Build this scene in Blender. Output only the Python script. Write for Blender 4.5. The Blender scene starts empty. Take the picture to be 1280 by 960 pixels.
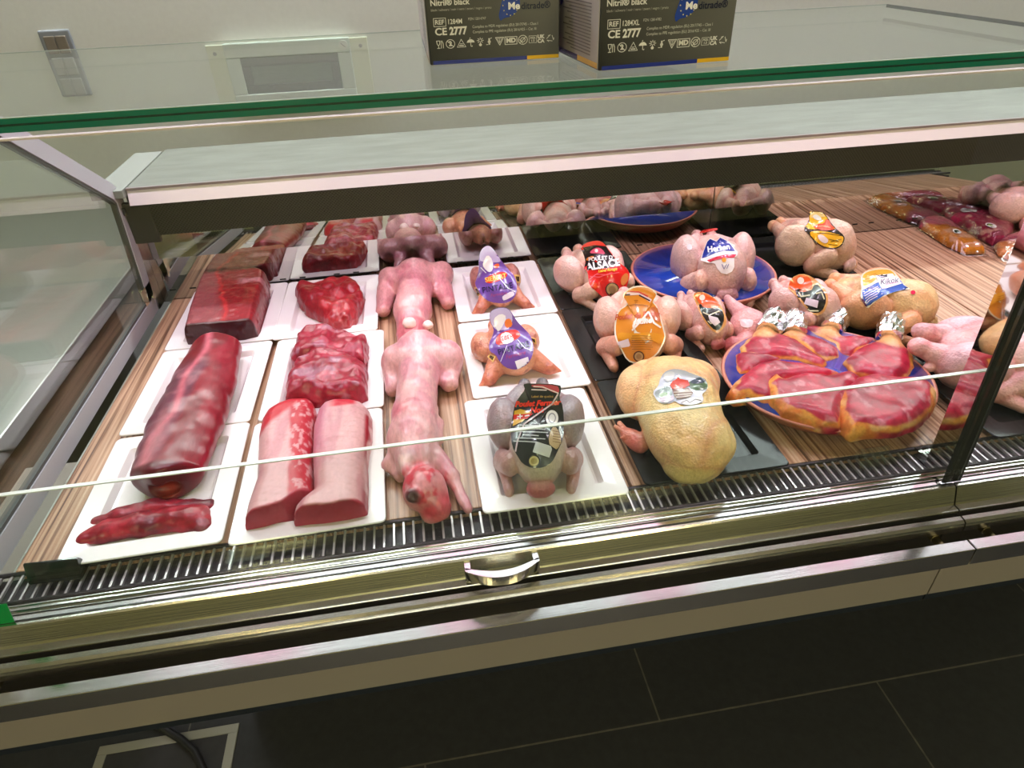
import bpy, bmesh, math, random
import numpy as np
from mathutils import Vector, Matrix
from mathutils.bvhtree import BVHTree
random.seed(4)
SC = bpy.context.scene
COL = SC.collection
DECK = 0.92                      # deck height above the floor; built with the deck at z = 0, lifted at the end

# ------------------------------------------------------------------ camera
F_PX = 819.67
YAW, PITCH, ROLL = 0.1390, 0.6039, -0.0388
CAM = np.array([0.0, 0.0, 0.6284])
_f = np.array([math.sin(YAW)*math.cos(PITCH), math.cos(YAW)*math.cos(PITCH), -math.sin(PITCH)])
_r0 = np.array([math.cos(YAW), -math.sin(YAW), 0.0]); _u0 = np.cross(_r0, _f)
_r = _r0*math.cos(ROLL) + _u0*math.sin(ROLL); _u = -_r0*math.sin(ROLL) + _u0*math.cos(ROLL)

def at(px, py, z=0.0):
    "where the sight line through a photo point meets the level z"
    d = _f + _r*(px-640)/F_PX - _u*(py-480)/F_PX
    t = (z-CAM[2])/d[2]
    return CAM + t*d

def on_y(px, py, y):
    d = _f + _r*(px-640)/F_PX - _u*(py-480)/F_PX
    return CAM + (y/d[1])*d

# ------------------------------------------------------------------ object helpers
def tag(o, label=None, cat=None, group=None, kind=None):
    if label: o['label'] = label
    if cat: o['category'] = cat
    if group: o['group'] = group
    if kind: o['kind'] = kind
    return o

def empty(name, loc, rz=0.0, label=None, cat=None, group=None):
    o = bpy.data.objects.new(name, None); COL.objects.link(o)
    o.location = loc; o.rotation_euler = (0, 0, rz); o.empty_display_size = 0.03
    return tag(o, label, cat, group)

def link(name, me, mat, parent=None, loc=(0, 0, 0), rz=0.0, smooth=False):
    o = bpy.data.objects.new(name, me); COL.objects.link(o)
    for m in (mat if isinstance(mat, (list, tuple)) else [mat]): me.materials.append(m)
    if parent: o.parent = parent
    o.location = loc; o.rotation_euler = (0, 0, rz)
    if smooth:
        for p in me.polygons: p.use_smooth = True
    return o

def mesh(verts, faces, name='m'):
    me = bpy.data.meshes.new(name)
    me.from_pydata([tuple(map(float, v)) for v in verts], [], [tuple(int(i) for i in f) for f in faces])
    me.update(); return me

class MB:
    "collects shapes into one mesh"
    def __init__(s): s.v = []; s.f = []; s.mi = []
    def add(s, v, f, mi=0):
        n = len(s.v); s.v += [tuple(map(float, p)) for p in v]; s.f += [tuple(i+n for i in q) for q in f]; s.mi += [mi]*len(f); return s
    def box(s, x0, x1, y0, y1, z0, z1, mi=0):
        v = [(x0,y0,z0),(x1,y0,z0),(x1,y1,z0),(x0,y1,z0),(x0,y0,z1),(x1,y0,z1),(x1,y1,z1),(x0,y1,z1)]
        return s.add(v, [(0,3,2,1),(4,5,6,7),(0,1,5,4),(1,2,6,5),(2,3,7,6),(3,0,4,7)], mi)
    def prism_x(s, prof, x0, x1, mi=0):
        "profile of (y, z) points extruded along X"
        n = len(prof)
        v = [(x0, y, z) for y, z in prof] + [(x1, y, z) for y, z in prof]
        f = [(i, (i+1) % n, n+(i+1) % n, n+i) for i in range(n)] + [tuple(range(n-1, -1, -1)), tuple(range(n, 2*n))]
        return s.add(v, f, mi)
    def tube(s, pts, r, n=10, mi=0, cap=True):
        pts = [Vector(p) for p in pts]; rings = []
        for i, p in enumerate(pts):
            t = (pts[min(i+1, len(pts)-1)] - pts[max(i-1, 0)]).normalized()
            a = t.cross(Vector((0, 0, 1)))
            if a.length < 1e-4: a = t.cross(Vector((0, 1, 0)))
            a.normalize(); b = t.cross(a)
            rr = r[i] if isinstance(r, (list, tuple)) else r
            rings.append([p + rr*(a*math.cos(2*math.pi*k/n) + b*math.sin(2*math.pi*k/n)) for k in range(n)])
        v = [q for ring in rings for q in ring]
        f = [(i*n+k, i*n+(k+1) % n, (i+1)*n+(k+1) % n, (i+1)*n+k) for i in range(len(pts)-1) for k in range(n)]
        if cap: f += [tuple(range(n-1, -1, -1)), tuple(range((len(pts)-1)*n, len(pts)*n))]
        return s.add(v, f, mi)
    def mesh(s, fix=True, bevel=0.0, seg=2):
        me = mesh(s.v, s.f)
        me.polygons.foreach_set('material_index', s.mi)
        if fix or bevel:
            bm = bmesh.new(); bm.from_mesh(me)
            bmesh.ops.recalc_face_normals(bm, faces=bm.faces)
            if bevel:
                bmesh.ops.bevel(bm, geom=list(bm.edges), offset=bevel, segments=seg, profile=0.5, affect='EDGES', clamp_overlap=True)
            bm.to_mesh(me); bm.free()
        return me
    def build(s, name, mat, parent=None, loc=(0, 0, 0), rz=0.0, bevel=0.0, smooth=False, seg=2):
        return link(name, s.mesh(bevel=bevel, seg=seg), mat, parent, loc, rz, smooth)

# ------------------------------------------------------------------ materials
def newmat(name):
    m = bpy.data.materials.new(name); m.use_nodes = True
    nt = m.node_tree
    for n in list(nt.nodes): nt.nodes.remove(n)
    out = nt.nodes.new('ShaderNodeOutputMaterial')
    return m, nt, out

def pbsdf(nt, out, **kw):
    b = nt.nodes.new('ShaderNodeBsdfPrincipled')
    for k, v in kw.items(): b.inputs[k.replace('_', ' ')].default_value = v
    nt.links.new(b.outputs[0], out.inputs[0]); return b

def simple(name, col, rough=0.5, metal=0.0, noise=0.0, scale=30.0, bump=0.0, stretch=(1, 1, 1), coat=0.0, spec=0.5):
    m, nt, out = newmat(name)
    b = pbsdf(nt, out, Base_Color=(*col, 1), Roughness=rough, Metallic=metal)
    b.inputs['Coat Weight'].default_value = coat
    b.inputs['Specular IOR Level'].default_value = spec
    if noise or bump:
        tc = nt.nodes.new('ShaderNodeTexCoord'); mp = nt.nodes.new('ShaderNodeMapping')
        mp.inputs['Scale'].default_value = stretch
        nz = nt.nodes.new('ShaderNodeTexNoise'); nz.inputs['Scale'].default_value = scale; nz.inputs['Detail'].default_value = 4
        nt.links.new(tc.outputs['Object'], mp.inputs[0]); nt.links.new(mp.outputs[0], nz.inputs['Vector'])
        if noise:
            r = nt.nodes.new('ShaderNodeValToRGB')
            r.color_ramp.elements[0].position = 0.3; r.color_ramp.elements[1].position = 0.7
            r.color_ramp.elements[0].color = (*[c*(1-noise) for c in col], 1)
            r.color_ramp.elements[1].color = (*[min(1, c*(1+noise)) for c in col], 1)
            nt.links.new(nz.outputs[0], r.inputs[0]); nt.links.new(r.outputs[0], b.inputs['Base Color'])
        if bump:
            bp = nt.nodes.new('ShaderNodeBump'); bp.inputs['Strength'].default_value = bump; bp.inputs['Distance'].default_value = 0.002
            nt.links.new(nz.outputs[0], bp.inputs['Height']); nt.links.new(bp.outputs[0], b.inputs['Normal'])
    return m

def pane_glass(name, tint=(0.96, 0.985, 0.97), gain=1.0, rough=0.0, base=0.04):
    "clear sheet: lets light straight through, mirrors more towards grazing"
    m, nt, out = newmat(name)
    lw = nt.nodes.new('ShaderNodeLayerWeight'); lw.inputs[0].default_value = 0.5
    p = nt.nodes.new('ShaderNodeMath'); p.operation = 'POWER'; p.inputs[1].default_value = 5
    a = nt.nodes.new('ShaderNodeMath'); a.operation = 'MULTIPLY_ADD'; a.inputs[1].default_value = 0.9*gain; a.inputs[2].default_value = base*gain
    nt.links.new(lw.outputs['Facing'], p.inputs[0]); nt.links.new(p.outputs[0], a.inputs[0])
    t = nt.nodes.new('ShaderNodeBsdfTransparent'); t.inputs[0].default_value = (*tint, 1)
    g = nt.nodes.new('ShaderNodeBsdfGlossy'); g.inputs['Roughness'].default_value = rough; g.inputs[0].default_value = (1, 1, 1, 1)
    mx = nt.nodes.new('ShaderNodeMixShader')
    nt.links.new(a.outputs[0], mx.inputs[0]); nt.links.new(t.outputs[0], mx.inputs[1]); nt.links.new(g.outputs[0], mx.inputs[2])
    nt.links.new(mx.outputs[0], out.inputs[0]); return m

def brushed(name, col, rough, stretch=(2, 200, 200), amt=0.08):
    m, nt, out = newmat(name)
    b = pbsdf(nt, out, Base_Color=(*col, 1), Roughness=rough, Metallic=1.0)
    tc = nt.nodes.new('ShaderNodeTexCoord'); mp = nt.nodes.new('ShaderNodeMapping'); mp.inputs['Scale'].default_value = stretch
    nz = nt.nodes.new('ShaderNodeTexNoise'); nz.inputs['Scale'].default_value = 4; nz.inputs['Detail'].default_value = 3
    mr = nt.nodes.new('ShaderNodeMapRange'); mr.inputs[3].default_value = max(0.02, rough-amt); mr.inputs[4].default_value = rough+amt
    nt.links.new(tc.outputs['Object'], mp.inputs[0]); nt.links.new(mp.outputs[0], nz.inputs['Vector'])
    nt.links.new(nz.outputs[0], mr.inputs[0]); nt.links.new(mr.outputs[0], b.inputs['Roughness'])
    bp = nt.nodes.new('ShaderNodeBump'); bp.inputs['Strength'].default_value = 0.05; bp.inputs['Distance'].default_value = 0.001
    nt.links.new(nz.outputs[0], bp.inputs['Height']); nt.links.new(bp.outputs[0], b.inputs['Normal'])
    return m

def wood_mat():
    m, nt, out = newmat('wood_pattern_board')
    b = pbsdf(nt, out, Roughness=0.32)
    tc = nt.nodes.new('ShaderNodeTexCoord')
    def nz(sc, scale, det, dist=0.0):
        mp = nt.nodes.new('ShaderNodeMapping'); mp.inputs['Scale'].default_value = sc
        n = nt.nodes.new('ShaderNodeTexNoise'); n.inputs['Scale'].default_value = scale; n.inputs['Detail'].default_value = det; n.inputs['Distortion'].default_value = dist
        nt.links.new(tc.outputs['Object'], mp.inputs[0]); nt.links.new(mp.outputs[0], n.inputs['Vector']); return n
    a = nz((85, 1.2, 1), 2.2, 5, 0.30)
    r = nt.nodes.new('ShaderNodeValToRGB'); e = r.color_ramp.elements
    e[0].position = 0.30; e[0].color = (0.11, 0.040, 0.020, 1)
    e[1].position = 0.72; e[1].color = (0.92, 0.64, 0.45, 1)
    for p, c in ((0.40, (0.30, 0.135, 0.072, 1)), (0.50, (0.62, 0.345, 0.21, 1)), (0.60, (0.74, 0.46, 0.30, 1))):
        q = e.new(p); q.color = c
    nt.links.new(a.outputs[0], r.inputs[0])
    f = nz((320, 5, 1), 2.0, 3)
    mx = nt.nodes.new('ShaderNodeMixRGB'); mx.blend_type = 'MULTIPLY'; mx.inputs[0].default_value = 0.45
    nt.links.new(r.outputs[0], mx.inputs[1]); nt.links.new(f.outputs[0], mx.inputs[2])
    nt.links.new(mx.outputs[0], b.inputs['Base Color'])
    return m

def flesh(name, rough=0.34, var=0.16, vscale=45.0, bump=0.35, bscale=260.0, sss=0.08, coat=0.15, stretch=(1, 1, 1), goose=False, bdist=0.0015, gain=1.0, spec=0.5):
    "takes the surface's own colour from the Col attribute, with mottling and a fine skin relief"
    m, nt, out = newmat(name)
    b = pbsdf(nt, out, Roughness=rough)
    b.inputs['Coat Weight'].default_value = coat; b.inputs['Coat Roughness'].default_value = 0.18
    b.inputs['Subsurface Weight'].default_value = sss; b.inputs['Subsurface Radius'].default_value = (0.006, 0.002, 0.0015)
    b.inputs['Subsurface Scale'].default_value = 1.0
    at_ = nt.nodes.new('ShaderNodeAttribute'); at_.attribute_name = 'Col'
    tc = nt.nodes.new('ShaderNodeTexCoord'); mp = nt.nodes.new('ShaderNodeMapping'); mp.inputs['Scale'].default_value = stretch
    nt.links.new(tc.outputs['Object'], mp.inputs[0])
    nz = nt.nodes.new('ShaderNodeTexNoise'); nz.inputs['Scale'].default_value = vscale; nz.inputs['Detail'].default_value = 5; nz.inputs['Roughness'].default_value = 0.65
    nt.links.new(mp.outputs[0], nz.inputs['Vector'])
    mr = nt.nodes.new('ShaderNodeMapRange'); mr.inputs[1].default_value = 0.25; mr.inputs[2].default_value = 0.75
    mr.inputs[3].default_value = (1-var)*gain; mr.inputs[4].default_value = (1+var)*gain
    b.inputs['Specular IOR Level'].default_value = spec
    nt.links.new(nz.outputs[0], mr.inputs[0])
    n2 = nt.nodes.new('ShaderNodeTexNoise'); n2.inputs['Scale'].default_value = vscale*4.2; n2.inputs['Detail'].default_value = 3
    nt.links.new(mp.outputs[0], n2.inputs['Vector'])
    m2 = nt.nodes.new('ShaderNodeMapRange'); m2.inputs[1].default_value = 0.3; m2.inputs[2].default_value = 0.7; m2.inputs[3].default_value = 1-var*0.75; m2.inputs[4].default_value = 1+var*0.75
    nt.links.new(n2.outputs[0], m2.inputs[0])
    mm = nt.nodes.new('ShaderNodeMath'); mm.operation = 'MULTIPLY'; nt.links.new(mr.outputs[0], mm.inputs[0]); nt.links.new(m2.outputs[0], mm.inputs[1])
    mx = nt.nodes.new('ShaderNodeVectorMath'); mx.operation = 'SCALE'
    nt.links.new(at_.outputs['Color'], mx.inputs[0]); nt.links.new(mm.outputs[0], mx.inputs['Scale'])
    nt.links.new(mx.outputs[0], b.inputs['Base Color'])
    if goose: vo = nt.nodes.new('ShaderNodeTexVoronoi'); vo.inputs['Scale'].default_value = bscale
    else: vo = nt.nodes.new('ShaderNodeTexNoise'); vo.inputs['Scale'].default_value = bscale; vo.inputs['Detail'].default_value = 4
    nt.links.new(mp.outputs[0], vo.inputs['Vector'])
    bp = nt.nodes.new('ShaderNodeBump'); bp.inputs['Strength'].default_value = bump; bp.inputs['Distance'].default_value = bdist
    nt.links.new(vo.outputs[0], bp.inputs['Height']); nt.links.new(bp.outputs[0], b.inputs['Normal'])
    return m

def emit(name, col, s):
    m, nt, out = newmat(name); e = nt.nodes.new('ShaderNodeEmission')
    e.inputs[0].default_value = (*col, 1); e.inputs[1].default_value = s
    nt.links.new(e.outputs[0], out.inputs[0]); return m

def srgb(r, g, b):
    f = lambda c: (c/255/12.92) if c/255 <= 0.04045 else ((c/255+0.055)/1.055)**2.4
    return (f(r), f(g), f(b))

_paper = {}
def paper(rgb, rough=0.22):
    "printed glossy paper or film in one ink"
    k = (tuple(rgb), rough)
    if k not in _paper:
        _paper[k] = simple('print_%d_%d_%d' % tuple(rgb), srgb(*rgb), rough, coat=0.3)
    return _paper[k]

# ------------------------------------------------------------------ fields -> organic meshes
def vnoise(P, seed=0):
    P = np.asarray(P, float); i = np.floor(P).astype(np.int64); fr = P-i; fr = fr*fr*(3-2*fr)
    def h(a):
        n = a[..., 0]*73856093 ^ a[..., 1]*19349663 ^ a[..., 2]*83492791 ^ (seed*2654435761 + 12345)
        n = (n ^ (n >> 13))*1274126177 & 0x7fffffff
        n = (n ^ (n >> 16))*668265263 & 0x7fffffff
        return ((n >> 8) & 0xffff)/65535.0
    o = 0
    for dx in (0, 1):
        for dy in (0, 1):
            for dz in (0, 1):
                w = (fr[..., 0] if dx else 1-fr[..., 0])*(fr[..., 1] if dy else 1-fr[..., 1])*(fr[..., 2] if dz else 1-fr[..., 2])
                o = o + w*h(i+np.array([dx, dy, dz]))
    return o

def fbm(P, seed=0, oct=3):
    s, a, t = 0, 1.0, 0
    P = np.asarray(P, float)
    for k in range(oct):
        s = s + a*vnoise(P*(2.03**k)+k*17.3, seed+k); t += a; a *= 0.5
    return s/t

def surface_nets(f, org, h):
    nx, ny, nz = f.shape
    s = f < 0
    c = [f[i:nx-1+i, j:ny-1+j, k:nz-1+k] for i in (0, 1) for j in (0, 1) for k in (0, 1)]
    sg = [q < 0 for q in c]
    tot = sum(q.astype(int) for q in sg)
    act = (tot > 0) & (tot < 8)
    ids = -np.ones(act.shape, int); ids[act] = np.arange(act.sum())
    offs = np.array([(i, j, k) for i in (0, 1) for j in (0, 1) for k in (0, 1)], float)
    vals = np.stack([q[act] for q in c], 1)
    acc = np.zeros((vals.shape[0], 3)); cnt = np.zeros(vals.shape[0])
    for a in range(8):
        for b in range(a+1, 8):
            if np.abs(offs[a]-offs[b]).sum() != 1: continue
            va, vb = vals[:, a], vals[:, b]
            m = (va < 0) != (vb < 0)
            t = np.where(m, va/np.where(m, va-vb, 1), 0)
            acc += np.where(m[:, None], offs[a]+t[:, None]*(offs[b]-offs[a]), 0); cnt += m
    V = (np.argwhere(act)+acc/cnt[:, None])*h+org
    Q = []
    for ax in range(3):
        sl0 = [slice(1, -1)]*3; sl0[ax] = slice(0, -1); sl1 = [slice(1, -1)]*3; sl1[ax] = slice(1, None)
        A = s[tuple(sl0)]; B = s[tuple(sl1)]
        e = np.argwhere(A != B)
        if len(e) == 0: continue
        flip = A[A != B]
        base = e.copy(); o1, o2 = [(1, 2), (2, 0), (0, 1)][ax]
        base[:, o1] += 1; base[:, o2] += 1
        def cid(d1, d2):
            q = base.copy(); q[:, o1] += d1; q[:, o2] += d2
            return ids[q[:, 0], q[:, 1], q[:, 2]]
        quad = np.stack([cid(-1, -1), cid(0, -1), cid(0, 0), cid(-1, 0)], 1)
        quad = np.where(flip[:, None], quad, quad[:, ::-1])
        Q.append(quad)
    return V, np.concatenate(Q)

def smin(a, b, k):
    h = np.clip(0.5+0.5*(b-a)/k, 0, 1)
    return b+(a-b)*h-k*h*(1-h)
def smax(a, b, k): return -smin(-a, -b, k)

def d_ell(P, c, r, rot=None):
    q = P-np.array(c)
    if rot is not None: q = q @ np.array(Matrix.Rotation(rot[0], 3, rot[1]))      # rotation of the shape by rot
    r = np.array(r); k0 = np.linalg.norm(q/r, axis=-1); k1 = np.linalg.norm(q/(r*r), axis=-1)
    return k0*(k0-1)/np.maximum(k1, 1e-9)
def d_cone(P, a, b, ra, rb):
    a = np.array(a, float); b = np.array(b, float); ab = b-a
    t = np.clip(((P-a)@ab)/(ab@ab), 0, 1)
    return np.linalg.norm(P-(a+t[..., None]*ab), axis=-1)-(ra+(rb-ra)*t)

def grid(lo, hi, h):
    lo = np.array(lo)-2*h; hi = np.array(hi)+2*h
    n = np.ceil((hi-lo)/h).astype(int)+1
    g = np.stack(np.meshgrid(*[lo[i]+h*np.arange(n[i]) for i in range(3)], indexing='ij'), -1)
    return g, lo

def field_mesh(fn, lo, hi, h=0.0025, colour=None, relax=1):
    g, o = grid(lo, hi, h)
    V, Q = surface_nets(fn(g), o, h)
    me = mesh(V, Q)
    if relax:
        bm = bmesh.new(); bm.from_mesh(me)
        for _ in range(relax): bmesh.ops.smooth_vert(bm, verts=bm.verts, factor=0.5, use_axis_x=True, use_axis_y=True, use_axis_z=True)
        bm.to_mesh(me); bm.free()
    V = np.empty(len(me.vertices)*3); me.vertices.foreach_get('co', V); V = V.reshape(-1, 3)
    if colour is not None:
        C = np.clip(colour(V), 0, 1)
        a = me.attributes.new('Col', 'FLOAT_COLOR', 'POINT')
        a.data.foreach_set('color', np.c_[C, np.ones(len(C))].astype(np.float32).ravel())
    for p in me.polygons: p.use_smooth = True
    return me

def mixc(c0, c1, t): return c0+(np.array(c1)-c0)*np.clip(t, 0, 1)[:, None]
def sstep(a, b, x):
    t = np.clip((x-a)/(b-a), 0, 1); return t*t*(3-2*t)

def d_poly(P2, poly):
    "signed distance to a polygon (negative inside)"
    poly = np.array(poly, float); n = len(poly)
    d = np.full(P2.shape[:-1], 1e9); ins = np.zeros(P2.shape[:-1], bool)
    for i in range(n):
        a, b = poly[i], poly[(i+1) % n]; e = b-a; w = P2-a
        t = np.clip((w@e)/max(e@e, 1e-12), 0, 1)
        d = np.minimum(d, np.linalg.norm(w-t[..., None]*e, axis=-1))
        cr = (a[1] > P2[..., 1]) != (b[1] > P2[..., 1])
        with np.errstate(divide='ignore', invalid='ignore'):
            xi = a[0]+(P2[..., 1]-a[1])*(b[0]-a[0])/(b[1]-a[1])
        ins ^= cr & (P2[..., 0] < xi)
    return np.where(ins, -d, d)

# ------------------------------------------------------------------ labels that lie on a curved body
def bvh_of(me):
    return BVHTree.FromPolygons([v.co.copy() for v in me.vertices], [tuple(p.vertices) for p in me.polygons])

class Wrap:
    "a flat (u, v) sheet laid on a mesh: c = centre point above it, n = direction it faces, a = turn of the sheet"
    def __init__(s, bvh, c, n, a=0.0):
        s.b = bvh; s.c = Vector(c); s.n = Vector(n).normalized()
        U = Vector((math.cos(a), math.sin(a), 0)); U = (U-s.n*U.dot(s.n)).normalized()
        s.U = U; s.V = s.n.cross(U)
    def cast(s, u, v):
        o = s.c+s.U*u+s.V*v+s.n*0.4
        hit = s.b.ray_cast(o, -s.n)
        if hit[0] is not None: return 0.4-hit[3]
        return None
    def pt(s, u, v, t): return s.c+s.U*u+s.V*v+s.n*t

def ring_patch(outline, rings, step=0.0035):
    pts = [Vector((p[0], p[1])) for p in outline]
    o = []
    for i, p in enumerate(pts):                     # finer outline
        q = pts[(i+1) % len(pts)]; k = max(1, int((q-p).length/step))
        o += [p.lerp(q, j/k) for j in range(k)]
    c = sum(o, Vector((0, 0)))/len(o)
    uv = [c]; n = len(o)
    for r in range(1, rings+1): uv += [c.lerp(p, r/rings) for p in o]
    f = [(0, 1+i, 1+(i+1) % n) for i in range(n)]
    for r in range(1, rings):
        a = 1+(r-1)*n; b = 1+r*n
        f += [(a+i, b+i, b+(i+1) % n, a+(i+1) % n) for i in range(n)]
    return uv, f

def decal(name, wrap, outline, mat, parent, off=0.0012, stiff=14, rings=9, drop=0.02, step=0.0035):
    uv, f = ring_patch(outline, rings, step)
    t = [wrap.cast(*p) for p in uv]
    ok = [x for x in t if x is not None]
    if not ok:
        print('MISS', name, parent.name); ok = [0.0]
    med = sorted(ok)[len(ok)//2]
    t = np.array([med-drop if x is None else x for x in t]); t = np.maximum(t, med-drop)
    if stiff:
        E = np.array(sorted({(min(q[i], q[(i+1) % len(q)]), max(q[i], q[(i+1) % len(q)])) for q in f for i in range(len(q))}))
        n = len(uv); deg = np.bincount(E.ravel(), minlength=n)
        def avg(t): return (np.bincount(E[:, 0], t[E[:, 1]], n)+np.bincount(E[:, 1], t[E[:, 0]], n))/deg
        raw = t.copy()
        for _ in range(stiff): t = np.maximum(0.4*t+0.6*avg(t), raw)
        for _ in range(3): t = 0.5*t+0.5*avg(t)
        t = np.maximum(t, raw)
    me = mesh([wrap.pt(u, v, tt+off) for (u, v), tt in zip(uv, t)], f)
    return link(name, me, mat, parent, smooth=True)

_fonts = {}
def text_geo(body, size, shear=0.0, align='CENTER', bold=0.0, sx=1.0):
    cu = bpy.data.curves.new('t', 'FONT'); cu.body = body; cu.size = size; cu.shear = shear
    cu.align_x = align; cu.align_y = 'CENTER'; cu.offset = bold; cu.resolution_u = 3
    ob = bpy.data.objects.new('t', cu); COL.objects.link(ob)
    dg = bpy.context.evaluated_depsgraph_get()
    me = bpy.data.meshes.new_from_object(ob.evaluated_get(dg))
    v = [(p.co.x*sx, p.co.y) for p in me.vertices]; f = [tuple(p.vertices) for p in me.polygons]
    bpy.data.objects.remove(ob); bpy.data.meshes.remove(me); bpy.data.curves.remove(cu)
    return v, f

def flat_shape(pts): return [tuple(p) for p in pts], [tuple(range(len(pts)))]
def disc(cu, cv, r, n=24, ry=None):
    ry = ry or r
    return [(cu+r*math.cos(2*math.pi*i/n), cv+ry*math.sin(2*math.pi*i/n)) for i in range(n)]

def laid(name, wrap, geos, mat, parent, off=0.0006):
    "flat shapes (letters, marks) laid on the sheet under them"
    V, F = [], []
    for v, f in geos:
        n = len(V)
        for u, w in v:
            t = wrap.cast(u, w)
            V.append((u, w, t))
        F += [tuple(i+n for i in q) for q in f]
    ok = [x[2] for x in V if x[2] is not None]
    if not ok: return None
    bad = min(ok)
    me = mesh([wrap.pt(u, w, (bad if t is None else t)+off) for u, w, t in V], F)
    return link(name, me, mat, parent)

def shift(geo, du, dv, rot=0.0):
    v, f = geo; c, s = math.cos(rot), math.sin(rot)
    return [(x*c-y*s+du, x*s+y*c+dv) for x, y in v], f
LED_K, ROOM_K, BACK_K, SPOT_K = 4.0, 1.9, 3.2, 39.0
# ================================================================== materials of the place
STEEL = brushed('brushed_steel', (0.66, 0.65, 0.58), 0.18, amt=0.05)
STEEL_SMOOTH = brushed('polished_steel', (0.74, 0.73, 0.70), 0.11, amt=0.04)
STEEL_DULL = brushed('dull_steel', (0.50, 0.50, 0.47), 0.36)
POST_STEEL = simple('mirror_steel', (0.72, 0.71, 0.69), 0.03, 1.0)
POST_DARK = simple('dark_anodised_profile', (0.05, 0.052, 0.048), 0.25, 0.6)
ALU = simple('grey_aluminium_profile', srgb(186, 186, 194), 0.42, 0.0)
GLASS = pane_glass('clear_pane', base=0.03)
GLASS_TOP = pane_glass('clear_top_pane', tint=(0.93, 0.965, 0.945), base=0.03, gain=0.5)
GLASS_LOW = pane_glass('clear_low_pane', base=0.05)
GREEN_EDGE = simple('green_glass_edge', (0.0, 0.125, 0.085), 0.12, coat=0.5)
GREEN_DARK = simple('dark_green_glass_edge', (0.0, 0.03, 0.024), 0.12, coat=0.5)
PALE_EDGE = simple('ground_glass_edge', (0.62, 0.66, 0.62), 0.25)
PINK_EDGE = simple('reflection_toned_edge', (0.70, 0.62, 0.62), 0.2, 0.3)  # pinkish tone put in the colour for reflections along the edge
SHELF_TOP = simple('worn_grey_steel_top', srgb(116, 121, 112), 0.45, 0.2, noise=0.16, scale=10, stretch=(1, 4, 1))
LIP_WHITE = simple('white_lacquered_lip', srgb(238, 230, 234), 0.35)
LIP_EDGE = simple('grey_lip_edge', srgb(150, 138, 140), 0.35, 0.4)
BLACK = simple('black_plastic', (0.012, 0.012, 0.012), 0.4)
BLACK_VOID = simple('black_gap', (0.004, 0.004, 0.004), 0.8)
MIRROR = simple('smoked_mirror', (0.50, 0.50, 0.49), 0.015, 1.0)
MIRROR_UP = simple('smoked_mirror_upper', (0.42, 0.42, 0.42), 0.015, 1.0)
WALL = simple('white_wall_paint', srgb(212, 216, 209), 0.7, noise=0.02, scale=60, bump=0.15)
WALL_SIDE = simple('pale_wall_paint', srgb(200, 200, 176), 0.7)
WALL_FRONT = simple('olive_tinted_front_wall', srgb(188, 184, 130), 0.75)  # olive put in the colour for the warm light mirrored in the steel
CEIL = simple('white_ceiling', srgb(225, 225, 218), 0.8)
WOOD = wood_mat()

def floor_mat():
    m, nt, out = newmat('dark_floor_tiles')
    b = pbsdf(nt, out, Roughness=0.62)
    tc = nt.nodes.new('ShaderNodeTexCoord'); mp = nt.nodes.new('ShaderNodeMapping')
    mp.inputs['Location'].default_value = (0.126, -0.765, 0)
    br = nt.nodes.new('ShaderNodeTexBrick'); br.offset = 0.5
    br.inputs['Scale'].default_value = 1.0; br.inputs['Mortar Size'].default_value = 0.0022; br.inputs['Mortar Smooth'].default_value = 0.1
    br.inputs['Brick Width'].default_value = 1.11; br.inputs['Row Height'].default_value = 0.56
    br.inputs['Color1'].default_value = (0.0140, 0.0156, 0.0160, 1); br.inputs['Color2'].default_value = (0.0158, 0.0172, 0.0175, 1)
    br.inputs['Mortar'].default_value = (0.075, 0.07, 0.055, 1)
    nt.links.new(tc.outputs['Object'], mp.inputs[0]); nt.links.new(mp.outputs[0], br.inputs['Vector'])
    nz = nt.nodes.new('ShaderNodeTexNoise'); nz.inputs['Scale'].default_value = 55; nz.inputs['Detail'].default_value = 5
    nt.links.new(tc.outputs['Object'], nz.inputs['Vector'])
    mx = nt.nodes.new('ShaderNodeMixRGB'); mx.blend_type = 'OVERLAY'; mx.inputs[0].default_value = 0.5
    nt.links.new(br.outputs[0], mx.inputs[1]); nt.links.new(nz.outputs[0], mx.inputs[2]); nt.links.new(mx.outputs[0], b.inputs['Base Color'])
    bp = nt.nodes.new('ShaderNodeBump'); bp.inputs['Strength'].default_value = 0.2; bp.inputs['Distance'].default_value = 0.002
    nt.links.new(nz.outputs[0], bp.inputs['Height']); nt.links.new(bp.outputs[0], b.inputs['Normal'])
    return m

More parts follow.
